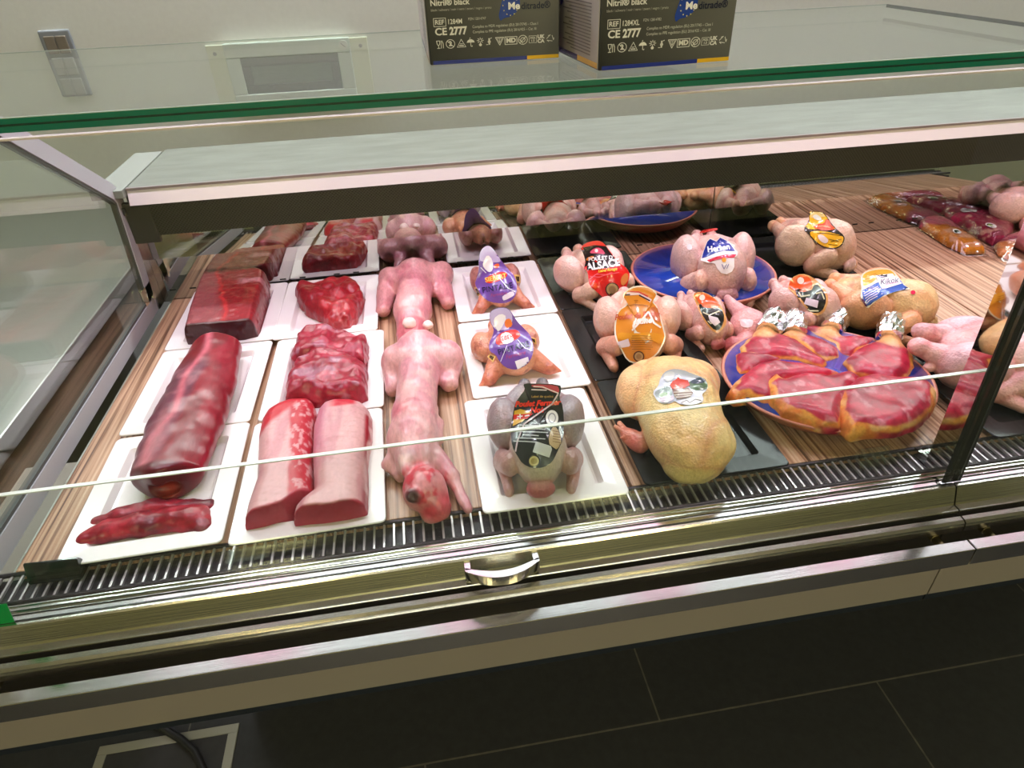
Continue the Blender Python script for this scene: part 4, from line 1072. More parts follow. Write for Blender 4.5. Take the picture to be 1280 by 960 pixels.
b6 = make_bird('chicken', 'big plump yellow chicken with a chalet picture sticker on its back', 'poultry', None, (868, 598), (848, 441), ((848, 514), (848, 514)), big,
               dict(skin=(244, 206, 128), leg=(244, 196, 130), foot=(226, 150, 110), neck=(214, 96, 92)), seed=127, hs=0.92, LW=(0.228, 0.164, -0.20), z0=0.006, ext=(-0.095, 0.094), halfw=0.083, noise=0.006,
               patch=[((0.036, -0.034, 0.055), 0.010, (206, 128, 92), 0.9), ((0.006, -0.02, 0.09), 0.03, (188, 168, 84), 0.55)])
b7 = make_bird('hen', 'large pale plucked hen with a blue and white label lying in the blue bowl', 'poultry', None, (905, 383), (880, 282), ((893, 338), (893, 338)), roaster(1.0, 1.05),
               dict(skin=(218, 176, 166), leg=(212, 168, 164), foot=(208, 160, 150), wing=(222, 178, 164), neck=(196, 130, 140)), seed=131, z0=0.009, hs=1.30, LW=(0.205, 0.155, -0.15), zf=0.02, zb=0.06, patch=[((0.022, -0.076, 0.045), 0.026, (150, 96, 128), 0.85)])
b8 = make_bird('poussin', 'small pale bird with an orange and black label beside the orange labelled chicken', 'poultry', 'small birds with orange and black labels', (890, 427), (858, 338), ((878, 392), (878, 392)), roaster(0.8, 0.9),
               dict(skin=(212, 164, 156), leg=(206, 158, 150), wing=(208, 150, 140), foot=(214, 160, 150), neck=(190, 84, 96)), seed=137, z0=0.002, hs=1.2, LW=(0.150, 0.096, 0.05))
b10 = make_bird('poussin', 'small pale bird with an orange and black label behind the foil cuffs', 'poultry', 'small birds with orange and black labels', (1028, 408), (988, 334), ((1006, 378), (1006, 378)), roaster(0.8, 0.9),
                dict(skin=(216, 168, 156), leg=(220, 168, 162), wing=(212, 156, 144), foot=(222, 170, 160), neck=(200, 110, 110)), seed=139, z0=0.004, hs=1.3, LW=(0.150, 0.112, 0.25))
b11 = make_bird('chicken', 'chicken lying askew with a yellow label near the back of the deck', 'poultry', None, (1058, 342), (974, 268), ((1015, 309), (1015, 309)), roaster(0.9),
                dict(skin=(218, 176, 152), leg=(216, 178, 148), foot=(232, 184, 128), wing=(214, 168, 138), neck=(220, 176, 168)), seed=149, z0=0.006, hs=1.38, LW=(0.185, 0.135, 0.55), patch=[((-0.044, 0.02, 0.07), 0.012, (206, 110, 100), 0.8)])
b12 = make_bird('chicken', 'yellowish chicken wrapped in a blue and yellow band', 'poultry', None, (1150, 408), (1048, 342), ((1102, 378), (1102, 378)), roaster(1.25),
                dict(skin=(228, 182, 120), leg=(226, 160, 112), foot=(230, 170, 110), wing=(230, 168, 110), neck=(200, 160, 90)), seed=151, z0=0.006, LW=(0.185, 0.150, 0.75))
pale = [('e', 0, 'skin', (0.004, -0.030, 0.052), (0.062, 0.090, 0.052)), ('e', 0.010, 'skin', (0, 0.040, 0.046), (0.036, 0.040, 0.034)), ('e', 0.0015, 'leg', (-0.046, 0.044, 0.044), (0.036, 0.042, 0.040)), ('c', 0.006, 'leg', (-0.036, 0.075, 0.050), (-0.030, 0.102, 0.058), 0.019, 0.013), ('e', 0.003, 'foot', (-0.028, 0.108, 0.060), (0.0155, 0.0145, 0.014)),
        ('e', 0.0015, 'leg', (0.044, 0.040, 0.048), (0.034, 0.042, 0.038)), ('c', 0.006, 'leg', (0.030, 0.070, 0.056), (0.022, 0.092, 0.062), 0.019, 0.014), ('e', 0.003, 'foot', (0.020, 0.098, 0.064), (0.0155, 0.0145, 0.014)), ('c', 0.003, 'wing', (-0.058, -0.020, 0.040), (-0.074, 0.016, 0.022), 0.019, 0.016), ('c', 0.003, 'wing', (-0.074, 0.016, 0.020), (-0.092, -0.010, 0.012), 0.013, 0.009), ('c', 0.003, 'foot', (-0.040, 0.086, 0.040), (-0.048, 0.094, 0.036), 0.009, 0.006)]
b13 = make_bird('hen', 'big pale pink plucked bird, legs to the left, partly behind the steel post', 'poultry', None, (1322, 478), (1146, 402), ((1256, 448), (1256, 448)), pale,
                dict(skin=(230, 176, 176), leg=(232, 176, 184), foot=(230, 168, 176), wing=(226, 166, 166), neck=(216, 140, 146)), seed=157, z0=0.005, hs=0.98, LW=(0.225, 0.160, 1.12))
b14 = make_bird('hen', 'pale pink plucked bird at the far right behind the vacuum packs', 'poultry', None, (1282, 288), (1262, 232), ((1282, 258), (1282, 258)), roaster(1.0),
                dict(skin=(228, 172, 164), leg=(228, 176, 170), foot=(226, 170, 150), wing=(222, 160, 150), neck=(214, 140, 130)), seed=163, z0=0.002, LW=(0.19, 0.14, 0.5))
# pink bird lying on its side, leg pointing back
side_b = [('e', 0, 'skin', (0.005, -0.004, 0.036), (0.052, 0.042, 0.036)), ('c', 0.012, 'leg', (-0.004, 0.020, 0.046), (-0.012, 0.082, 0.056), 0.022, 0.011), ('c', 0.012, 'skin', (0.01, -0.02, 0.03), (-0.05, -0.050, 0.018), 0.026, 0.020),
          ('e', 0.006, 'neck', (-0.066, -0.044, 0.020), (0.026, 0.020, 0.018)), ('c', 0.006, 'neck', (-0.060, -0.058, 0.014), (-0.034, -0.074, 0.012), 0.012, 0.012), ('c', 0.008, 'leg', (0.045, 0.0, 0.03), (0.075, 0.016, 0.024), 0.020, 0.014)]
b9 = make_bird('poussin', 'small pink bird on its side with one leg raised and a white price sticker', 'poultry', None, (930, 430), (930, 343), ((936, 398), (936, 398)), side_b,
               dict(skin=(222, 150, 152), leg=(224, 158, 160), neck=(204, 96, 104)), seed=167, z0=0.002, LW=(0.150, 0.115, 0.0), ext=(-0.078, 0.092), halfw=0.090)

# ================================================================== duck legs in the front bowl
DUCK = flesh('duck_leg_flesh', rough=0.34, var=0.2, vscale=60, bump=0.25, bscale=200, coat=0.06, gain=0.82, spec=0.3)
K3 = lambda pts: [(x/4.267+900, y/4.267+380) for x, y in pts]
def duck_col(skin_fn, seed):
    def f(V, poly):
        d = -d_poly(V[:, :2], poly)+0.0045
        C = np.tile(S_(164, 20, 52), (len(V), 1)); C = mixc(C, S_(190, 40, 68), sstep(0.45, 0.62, fbm(V*np.array([46, 46, 46]), seed, 3)))
        C = mixc(C, S_(140, 14, 44), sstep(0.44, 0.32, fbm(V*40+9, seed+1, 3))*0.7)
        C = mixc(C, S_(214, 140, 150), sstep(0.60, 0.72, fbm(V*np.array([95, 60, 40])+4, seed+2, 3))*0.55)
        w = skin_fn(V)
        sk = sstep(w+0.002, w-0.001, d+0.003*(fbm(V*90, seed+3, 2)-0.5))*np.maximum(sstep(0.010, 0.016, V[:, 2]), sstep(0.004, 0.007, w))
        C2 = np.tile(S_(232, 158, 74), (len(V), 1)); C2 = mixc(C2, S_(226, 128, 66), sstep(0.4, 0.6, fbm(V*55, seed+4, 3))); C2 = mixc(C2, S_(238, 178, 116), sstep(0.55, 0.7, fbm(V*40+1, seed+5, 2)))
        return C+(C2-C)*sk[:, None]
    return f
def duck_leg(label, pts, H, z0, skin, seed, edge=0.022, foil=None, shank=None, tilt=None):
    P3 = [at(*p, z0+H*0.34) for p in pts]; c = np.mean(P3, 0)
    root = empty('duck_leg', (c[0], c[1], z0), 0, label, 'duck leg', 'duck legs in the blue bowl')
    org = np.array([c[0], c[1], z0]); poly = outline(pts, z0+H*0.34, org); A = np.array(poly)
    sk = (lambda V: np.full(len(V), 0.004)) if skin is None else skin
    ext = []
    if shank:
        s0 = at(*shank[0], z0+H*0.5)-org; s1 = at(*shank[1], z0+H*0.8)-org; s0[2] = H*0.40; s1[2] = H*0.75; ext = [(s0, s1)]
    lo = [A[:, 0].min()-0.012, A[:, 1].min()-0.012, -0.004-(z0-0.012)]; hi = [A[:, 0].max()+0.012, A[:, 1].max()+0.012, H*1.4]; drop = z0-0.012
    if shank:
        for s in (s0, s1):
            lo = [min(lo[k], s[k]-0.018) for k in range(2)]+[lo[2]]; hi = [max(hi[k], s[k]+0.018) for k in range(2)]+[hi[2]]
    def fn(P):
        d2 = d_poly(P[..., :2], poly)-0.0045+(fbm(P*60, seed, 2)-0.5)*0.006+np.maximum(0, 0.002-P[..., 2])*1.6
        ins = np.clip(-d2/edge, 0, 1)
        top = H*(0.30+0.70*np.sqrt(np.maximum(0, 1-(1-ins)**2)))*(1+0.10*(fbm(P*np.array([26, 26, 0]), seed+9, 2)-0.5)*2)
        f = smax(d2, P[..., 2]-top, 0.0045)
        for s0_, s1_ in ext: f = smin(f, d_cone(P, s0_, s1_, 0.017, 0.0105), 0.010)
        return np.maximum(f, -(P[..., 2]+drop))
    base = duck_col(sk, seed)
    def col(V):
        C = base(V, poly)
        if shank:
            d = d_cone(V, s0, s1, 0.017, 0.0105); C = mixc(C, S_(232, 164, 106), sstep(0.012, 0.002, d))
        return C
    me = field_mesh(fn, lo, hi, 0.0023, col)
    link('meat', me, DUCK, root)
    if foil:
        f1 = at(*foil, z0+H*0.9)-org; f1[2] = H*0.82; dirn = Vector(f1)-Vector(s0); dirn.normalize(); e = Vector(s1)
        m = MB(); n = 22; rng = random.Random(seed)
        p0 = e-dirn*0.008; p1 = Vector(f1)+dirn*0.020
        pts_ = [p0.lerp(p1, t) for t in (0, 0.18, 0.36, 0.54, 0.72, 0.88, 0.98, 1.03)]
        m.tube(pts_, [0.0195, 0.0215, 0.0205, 0.0215, 0.0205, 0.0185, 0.0120, 0.003], n)
        m.v = [tuple(c+rng.uniform(-0.0022, 0.0022) for c in p) for p in m.v]
        o = m.build('foil_cuff', FOIL, root); o['label'] = 'crumpled silver foil cuff'
    return root
FOIL = simple('crumpled_foil', (0.88, 0.88, 0.90), 0.16, 1.0, bump=0.9, scale=90)
near = lambda px, py, z0, r, w1: None
def skin_near(pts, seedorg, wide=0.016, thin=0.0040, rad=0.030):
    "wide skin margin near the given photo points, thin elsewhere"
    def make(org):
        Q = [at(*p, 0.05)-org for p in pts]
        def f(V):
            w = np.full(len(V), thin)
            for q_ in Q: w = np.maximum(w, thin+(0.72*wide-thin)*np.exp(-((V[:, 0]-q_[0])**2+(V[:, 1]-q_[1])**2)/rad**2))
            return w
        return f
    return make
def dl(label, pts, H, z0, skpts, seed, **k):
    z0 = z0-0.010; pp = K3(pts); P3 = [at(*p, z0+H*0.34) for p in pp]; c = np.mean(P3, 0); org = np.array([c[0], c[1], z0])
    sk = skin_near(K3(skpts), None, wide=k.pop('wide', 0.014), rad=k.pop('rad', 0.026))(org)
    return duck_leg(label, pp, H, z0, sk, seed, **k)
kk = lambda x, y: (x/4.267+900, y/4.267+380)
dl('duck leg with foil cuff, leftmost at the back of the bowl', [(110, 250), (150, 205), (210, 175), (300, 180), (400, 215), (480, 270), (560, 330), (540, 350), (400, 310), (280, 300), (180, 300), (120, 295)], 0.024, 0.040, [(180, 200), (120, 250), (300, 190), (420, 225)], 201, shank=(kk(230, 175), kk(262, 130)), foil=kk(282, 82))
dl('duck leg with foil cuff, second from the left at the back of the bowl', [(320, 190), (380, 170), (450, 190), (540, 220), (620, 260), (625, 310), (560, 325), (480, 270), (400, 220)], 0.026, 0.036, [(360, 190), (420, 190), (620, 300)], 203, shank=(kk(390, 180), kk(398, 140)), foil=kk(395, 88), wide=0.012, rad=0.02)
dl('duck leg with foil cuff, third from the left at the back of the bowl', [(430, 150), (500, 140), (580, 160), (640, 195), (740, 195), (820, 210), (780, 250), (690, 310), (640, 300), (600, 240), (500, 190)], 0.024, 0.034, [(540, 170), (620, 190), (760, 230)], 205, shank=(kk(580, 175), kk(600, 125)), foil=kk(632, 70), wide=0.014, rad=0.022)
dl('round duck leg with foil cuff at the right of the bowl', [(660, 330), (720, 270), (800, 235), (880, 215), (950, 225), (1005, 280), (1022, 345), (990, 400), (920, 430), (820, 410), (720, 390)], 0.030, 0.040, [(880, 235), (950, 245), (1000, 290)], 207, shank=(kk(900, 235), kk(905, 165)), foil=kk(918, 105), edge=0.03)
dl('narrow duck leg with pale sinew at the left edge of the bowl', [(80, 300), (130, 285), (250, 290), (330, 320), (220, 350), (150, 395), (100, 405), (78, 360)], 0.026, 0.034, [(90, 380), (100, 330)], 209, wide=0.010, rad=0.02)
dl('long duck leg with an orange skin corner at the front left of the bowl', [(50, 490), (70, 450), (130, 400), (200, 345), (300, 335), (430, 350), (540, 375), (620, 400), (560, 420), (400, 425), (280, 440), (270, 540), (230, 540), (150, 510), (80, 520)], 0.028, 0.038, [(70, 490), (120, 440), (230, 540)], 211, wide=0.018, rad=0.022)
dl('broad duck leg with a curled skin edge in the front middle of the bowl', [(245, 450), (290, 400), (330, 430), (440, 400), (560, 415), (680, 385), (740, 420), (690, 480), (640, 560), (630, 620), (620, 665), (540, 660), (440, 625), (340, 600), (280, 540)], 0.028, 0.044, [(270, 480), (320, 570), (430, 630), (300, 420)], 213, wide=0.020, rad=0.020)
dl('large duck leg with an orange skin rim at the front right of the bowl', [(625, 560), (650, 490), (720, 430), (820, 405), (930, 420), (1040, 430), (1105, 455), (1140, 500), (1110, 580), (1030, 650), (930, 685), (780, 690), (700, 705), (650, 665)], 0.030, 0.044, [(640, 540), (660, 640), (720, 695), (1130, 490)], 217, wide=0.018, rad=0.026)

# ================================================================== vacuum packs on the right
FILM = pane_glass('vacuum_film', tint=(0.97, 0.96, 0.96), base=0.13, rough=0.10)
STK_W = paper((226, 230, 222)); STK_B = paper((24, 34, 22)); STK_G = paper((110, 160, 60))
def pack(label, pts, H, z0, cols, seed, sticker, flap):
    P3 = [at(*p, z0+H*0.5) for p in pts]; c = np.mean(P3, 0); org = np.array([c[0], c[1], z0])
    root = empty('vacuum_pack', org, 0, label, 'packed meat', 'vacuum packed duck breasts')
    poly = outline(pts, z0+H*0.5, org); A = np.array(poly)
    def fn_(grow, Hh):
        def fn(P):
            d2 = d_poly(P[..., :2], poly)-grow; ins = np.clip(-d2/0.020, 0, 1)
            top = Hh*(0.25+0.75*np.sqrt(np.maximum(0, 1-(1-ins)**2)))*(1+0.12*(fbm(P*np.array([60, 60, 0]), seed, 2)-0.5)*2)
            return np.maximum(smax(d2, P[..., 2]-top, 0.005), 0.0012-P[..., 2])
        return fn
    def col(V):
        C = np.tile(S_(*cols[0]), (len(V), 1)); v = V[:, 0]*flap[0]+V[:, 1]*flap[1]
        C = mixc(C, S_(*cols[1]), sstep(-0.004, 0.006, v+0.02*(fbm(V*40, seed+1, 2)-0.5)))
        return mixc(C, S_(236, 190, 160), sstep(0.58, 0.70, fbm(V*50, seed+2, 3))*0.6)
    lo = np.r_[A.min(0)-0.012, 0]; hi = np.r_[A.max(0)+0.012, H*1.3]
    me = field_mesh(fn_(0, H), lo, hi, 0.0025, col); link('duck_breast', me, MEAT, root); bv = bvh_of(me)
    big_ = [tuple(a+(a-A.mean(0))/np.linalg.norm(a-A.mean(0))*0.016) for a in A]
    uv, f = ring_patch(big_, 10)
    w = Wrap(bv, (0, 0, 0), (0, 0, 1)); t = [w.cast(*p) for p in uv]; t = [0.0008 if x is None else x+0.0014 for x in t]
    rg = random.Random(seed)
    link('film', mesh([(p[0], p[1], z+rg.uniform(0, 0.0022)) for p, z in zip(uv, t)], f), FILM, root, smooth=True)
    for (u, v, r1, r2, mat) in sticker:
        w2 = Wrap(bv, (0, 0, 0), (0, -0.35, 1)); q_ = at(u, v, z0+H)-org
        o = decal('sticker', w2, disc(q_[0], q_[1], r1, 20, r2), mat, root, off=0.0026, stiff=10, rings=4)
    return root
PK = lambda pts: [(x/7.111+1100, y/7.111+180) for x, y in pts]
pk = lambda x, y: (x/7.111+1100, y/7.111+180)
pack('vacuum pack of orange fatted duck breast with a round green sticker, nearest the glass', PK([(345, 660), (400, 630), (500, 630), (640, 700), (760, 790), (900, 890), (940, 945), (760, 950), (600, 880), (430, 770), (350, 720)]), 0.022, 0.001, ((228, 140, 40), (196, 90, 110)), 221,
     [(*pk(650, 775), 0.0085, 0.0095, STK_W), (*pk(652, 777), 0.0065, 0.0070, STK_B), (*pk(640, 772), 0.0035, 0.0045, STK_G)], (0.6, 0.6))
pack('vacuum pack of dark red duck breast with a round green sticker, behind another', PK([(560, 590), (640, 530), (760, 520), (900, 580), (1060, 610), (1200, 700), (1190, 770), (1120, 850), (1010, 870), (880, 800), (740, 700), (600, 650)]), 0.026, 0.001, ((150, 24, 64), (176, 44, 84)), 223,
     [(*pk(945, 715), 0.011, 0.012, STK_W), (*pk(945, 715), 0.0088, 0.0094, STK_B), (*pk(940, 716), 0.005, 0.006, STK_G), (*pk(770, 590), 0.020, 0.010, STK_W)], (0.2, 0.8))
pack('vacuum pack of duck breast with orange edges at the far right, beside the steel post', PK([(1020, 890), (1100, 830), (1220, 790), (1330, 830), (1420, 950), (1330, 1040), (1180, 1010), (1060, 960)]), 0.024, 0.001, ((232, 142, 84), (190, 60, 90)), 227, [], (0.4, 0.7))

# ================================================================== price holders by the glass
ACR = pane_glass('clear_acrylic', base=0.10, rough=0.03)
h_ = at(70, 702, 0.018)
t_ = MB().prism_x([(-0.010, -0.014), (0.012, -0.014), (0.006, 0.006), (0.002, 0.012), (-0.001, 0.012)], -0.032, 0.030).build('price_holder', simple('smoky_black_plastic', (0.012, 0.013, 0.012), 0.15, coat=0.4), None, loc=(h_[0], 0.610, 0.014), rz=-0.04, bevel=0.001)
tag(t_, 'black plastic price tag holder at the front left corner of the deck', 'price holder')
for i, (px, py, lab) in enumerate(((1085, 566, 'clear acrylic price tag holder in front of the bowl of duck legs'), (1172, 556, 'clear acrylic price tag holder beside the foot of the steel post'))):
    g_ = at(px, py, 0.012)
    t_ = MB().prism_x([(-0.012, -0.002), (0.012, -0.002), (0.0035, 0.026), (0.0, 0.028)], -0.023, 0.021).build('price_holder', ACR, None, loc=(g_[0], 0.605, 0.0022), rz=0.0, bevel=0.0008)
    tag(t_, lab, 'price holder')
g_ = at(311, 692, 0.0)
tag(MB().box(-0.026, 0.026, -0.011, 0.011, 0, 0.0025).build('price_strip', ACR, None, loc=(g_[0], 0.600, 0.0005), bevel=0.0006), 'flat clear plastic strip on the air grate in front of the two pork loins', 'price holder')
# ================================================================== labels printed on the wrapped birds
class PixWrap:
    "lays a sheet on a bird as seen along the sight lines of the photo"
    def __init__(s, bird, bvh=None):
        s.b = bvh or bird.bvh; R = Matrix.Rotation(-bird.rz, 3, 'Z')
        s.R = R; s.o = R @ (Vector(CAM)-bird.root.location); s.D = s.o.length
    def ray(s, u, v):
        d = _f + _r*(u-640)/F_PX - _u*(v-480)/F_PX
        return (s.R @ Vector(d)).normalized()
    def cast(s, u, v):
        d = s.ray(u, v); h = s.b.ray_cast(s.o, d)
        return None if h[0] is None else s.D-h[3]
    def pt(s, u, v, t): return s.o+s.ray(u, v)*(s.D-t)

def fine(outline, step=2.0):
    o = []
    for i, p in enumerate(outline):
        q = outline[(i+1) % len(outline)]; k = max(1, int(math.hypot(q[0]-p[0], q[1]-p[1])/step))
        o += [(p[0]+(q[0]-p[0])*j/k, p[1]+(q[1]-p[1])*j/k) for j in range(k)]
    return o
def smooth_loop(pts, n=2):
    for _ in range(n):
        o = []
        for i, p in enumerate(pts):
            q = pts[(i+1) % len(pts)]; o += [(0.75*p[0]+0.25*q[0], 0.75*p[1]+0.25*q[1]), (0.25*p[0]+0.75*q[0], 0.25*p[1]+0.75*q[1])]
        pts = o
    return pts
class Sheet:
    def __init__(s, bird, x0, y0, sc):
        s.bird = bird; s.k = lambda pts: [(x/sc+x0, y/sc+y0) for x, y in pts]; s.sc = sc; s.x0 = x0; s.y0 = y0; s.lay = 0; s.w0 = PixWrap(bird)
    def base(s, pts, rgb, name='label', stiff=14, label=None, soft=1):
        pts = smooth_loop(s.k(pts), soft)
        s.o = decal_px(name, s.w0, pts, paper(rgb), s.bird.root, off=0.0016, stiff=stiff)
        if label: s.o['label'] = label
        s.bv = bvh_of(s.o.data); s.w = PixWrap(s.bird, s.bv); s.lay = 0; return s.o
    def patch(s, pts, rgb, name='print', soft=1):
        s.lay += 1; pts = smooth_loop(s.k(pts), soft) if soft else s.k(pts)
        return decal_px(name, s.w, pts, paper(rgb), s.o, off=0.00022*s.lay+0.0002, stiff=0, rings=5)
    def text(s, body, x, y, size, rgb, rot=0.0, shear=0.0, bold=0.0, sx=1.0, name='lettering'):
        s.lay += 1; v, f = text_geo(body, size/s.sc, shear, 'CENTER', bold/s.sc, sx); c, sn = math.cos(rot), math.sin(rot)
        g = ([(a*c+b*sn+x/s.sc+s.x0, a*sn-b*c+y/s.sc+s.y0) for a, b in v], f)
        return laid(name, s.w, [g], paper(rgb), s.o, off=0.00022*s.lay+0.0004)
    def strokes(s, lines, wd, rgb, name='print'):
        s.lay += 1; G = []
        for ln in lines:
            P_ = fine_line(s.k(ln)); V = []; F = []
            for i, p in enumerate(P_):
                a = P_[max(0, i-1)]; b = P_[min(len(P_)-1, i+1)]; t = Vector((b[0]-a[0], b[1]-a[1])).normalized(); nn = Vector((-t.y, t.x))*wd/s.sc/2
                V += [(p[0]+nn.x, p[1]+nn.y), (p[0]-nn.x, p[1]-nn.y)]
            F = [(2*i, 2*i+1, 2*i+3, 2*i+2) for i in range(len(P_)-1)]; G.append((V, F))
        return laid(name, s.w, G, paper(rgb), s.o, off=0.00022*s.lay+0.0003)
def fine_line(p, step=1.5):
    o = []
    for a, b in zip(p[:-1], p[1:]):
        k = max(1, int(math.hypot(b[0]-a[0], b[1]-a[1])/step)); o += [(a[0]+(b[0]-a[0])*j/k, a[1]+(b[1]-a[1])*j/k) for j in range(k)]
    return o+[p[-1]]
def decal_px(name, wrap, outline, mat, parent, off, stiff=14, rings=9):
    o = fine(outline); sc = 0.0035/2.0
    return decal(name, wrap, o, mat, parent, off=off, stiff=stiff, rings=rings, step=1e9)
VIO, LAV, NAVY, RED, WHT, GOLD, BLK, TAN = (112, 74, 158), (188, 172, 214), (34, 28, 70), (214, 44, 36), (236, 232, 234), (222, 172, 70), (30, 30, 32), (176, 148, 96)
disk = lambda x, y, r, ry=None, n=16: [(x+r*math.cos(2*math.pi*i/n), y+(ry or r)*math.sin(2*math.pi*i/n)) for i in range(n)]

# guinea fowl, rear
s = Sheet(b1, 575, 300, 11.636)
s.base([(330, 115), (390, 78), (450, 92), (520, 180), (600, 300), (700, 420), (790, 520), (830, 640), (820, 780), (760, 880), (640, 925), (440, 905), (330, 830), (270, 740), (215, 640), (240, 560), (275, 440), (270, 300), (290, 180)], VIO, label='violet paper label')
s.patch([(330, 118), (390, 84), (450, 96), (520, 180), (600, 300), (560, 330), (300, 320), (280, 250), (295, 180)], LAV)
s.patch([(330, 330), (400, 200), (480, 300), (480, 440), (420, 475), (340, 400)], WHT)
s.patch([(480, 370), (560, 330), (580, 390), (510, 420)], (222, 96, 44))
s.patch([(360, 570), (450, 500), (600, 455), (690, 480), (680, 540), (560, 600), (390, 640)], RED)
s.text('SIEBERT', 520, 552, 92, (246, 200, 90), rot=-0.22, bold=2)
s.text('PINTADE', 545, 695, 112, NAVY, rot=-0.17, bold=1.5)
s.text('Fermière', 560, 790, 66, (170, 70, 120), rot=-0.17, shear=0.3)
s.patch([(615, 815), (760, 735), (795, 780), (780, 815), (640, 885), (618, 860)], (226, 216, 232), name='price_sticker')
s.strokes([[(380, 480), (300, 400)], [(560, 540), (700, 700), (820, 760)]], 12, (228, 222, 236))
for pts in ([(205, 690), (240, 680), (290, 800), (262, 822)], [(790, 500), (880, 510), (880, 625), (830, 628), (800, 560)]):
    s2 = Sheet(b1, 575, 300, 11.636); s2.base(pts, (226, 186, 108), name='clasp', stiff=2, soft=0); s2.patch([(a_*0.6+sum(p[0] for p in pts)/len(pts)*0.4, b_*0.6+sum(p[1] for p in pts)/len(pts)*0.4) for a_, b_ in pts], (70, 50, 30), soft=0)
# guinea fowl, front
s = Sheet(b2, 590, 375, 9.14)
s.base([(230, 110), (330, 80), (420, 95), (470, 170), (520, 250), (600, 330), (660, 390), (690, 470), (705, 560), (690, 640), (640, 730), (560, 780), (480, 800), (380, 770), (310, 700), (270, 620), (200, 590), (190, 500), (240, 400), (250, 330), (205, 250), (200, 160)], VIO, label='violet paper label')
s.patch([(230, 114), (330, 86), (418, 100), (470, 190), (440, 330), (300, 350), (250, 320), (210, 250), (205, 165)], LAV)
s.patch([(240, 215), (330, 150), (400, 190), (350, 300), (300, 370), (270, 310)], WHT)
s.patch([(370, 230), (440, 205), (470, 300), (380, 325)], (224, 116, 52))
s.patch([(265, 440), (330, 370), (480, 330), (540, 360), (560, 420), (400, 500), (280, 520)], RED)
s.patch([(325, 390), (400, 360), (470, 410), (480, 470), (370, 515), (330, 460)], (240, 226, 228))
s.text('SIEBERT', 400, 430, 66, RED, rot=-0.25, bold=2)
s.text('PINTADE', 475, 550, 92, NAVY, rot=-0.28, bold=1.2)
s.text('Fermière', 495, 628, 64, (176, 60, 110), rot=-0.26, shear=0.3)
s.patch([(490, 700), (640, 648), (660, 740), (520, 790)], (230, 220, 234), name='price_sticker', soft=0)
s.strokes([[(520, 450), (600, 545), (700, 585)], [(400, 520), (320, 720)]], 7, (226, 220, 236))
for pts in ([(175, 650), (200, 615), (272, 645), (240, 712)], [(650, 415), (730, 440), (738, 508), (690, 480)]):
    s2 = Sheet(b2, 590, 375, 9.14); s2.base(pts, (232, 190, 110), name='clasp', stiff=2, soft=0); s2.patch([(a_*0.6+sum(p[0] for p in pts)/len(pts)*0.4, b_*0.6+sum(p[1] for p in pts)/len(pts)*0.4) for a_, b_ in pts], (70, 50, 30), soft=0)
# black label
s = Sheet(b3, 600, 465, 6.0)
s.base([(322, 90), (360, 84), (600, 92), (612, 130), (592, 190), (625, 260), (630, 400), (625, 500), (580, 600), (540, 680), (470, 720), (390, 722), (320, 690), (280, 630), (240, 560), (228, 440), (245, 330), (260, 240), (300, 180), (340, 130)], (44, 46, 45), label='black glossy label', stiff=30)
s.patch([(385, 92), (580, 97), (598, 140), (580, 165), (470, 118), (390, 116)], (196, 70, 84)); s.strokes([[(400, 108), (470, 112), (590, 160)], [(385, 132), (500, 136)]], 8, (240, 214, 220))
s.text('Label de qualité', 468, 184, 26, (196, 158, 84), rot=0.0)
s.text('Poulet Fermier', 430, 236, 56, (222, 60, 42), rot=-0.05, shear=0.3, bold=2.5); s.text('Noir', 430, 286, 58, (222, 60, 42), rot=-0.03, shear=0.3, bold=2.5)
s.patch([(258, 292), (300, 278), (390, 300), (320, 370), (246, 405)], (214, 168, 60), soft=0); s.patch([(252, 320), (400, 310), (350, 352), (250, 355)], (206, 52, 40), soft=0)
s.strokes([[(280, 335), (320, 330)], [(300, 315), (302, 350)], [(335, 330), (370, 325)]], 9, WHT)
s.strokes([[(585, 165), (540, 240), (440, 310), (330, 390), (280, 520), (265, 600)]], 11, (214, 190, 196))
s.patch(disk(540, 345, 48, 60), (232, 230, 232)); s.patch(disk(540, 345, 30, 40), (150, 150, 160)); s.patch(disk(540, 345, 22, 30), (226, 224, 228))
s.patch([(535, 412), (580, 415), (612, 500), (600, 590), (560, 575), (508, 530)], (206, 176, 138), soft=1)
s.strokes([[(545, 440+i*20), (595+i*2, 450+i*20)] for i in range(5)], 4, (120, 80, 60))
for i, (x0, x1) in enumerate(((300, 480), (310, 490), (270, 510), (320, 440), (280, 490), (250, 420))): s.strokes([[(x0, 398+i*24), ((x0+x1)/2, 400+i*24), (x1, 406+i*24)]], 7, (206, 206, 206))
s.strokes([[(605, 380), (598, 430), (615, 490)]], 14, (220, 220, 220))
s.patch([(420, 520), (532, 555), (540, 580), (520, 642), (395, 600)], (206, 206, 208), name='price_sticker', soft=0)
s.patch(disk(405, 668, 46), BLK); s.patch(disk(405, 668, 38), (196, 178, 120)); s.patch(disk(405, 668, 24), (150, 130, 70))
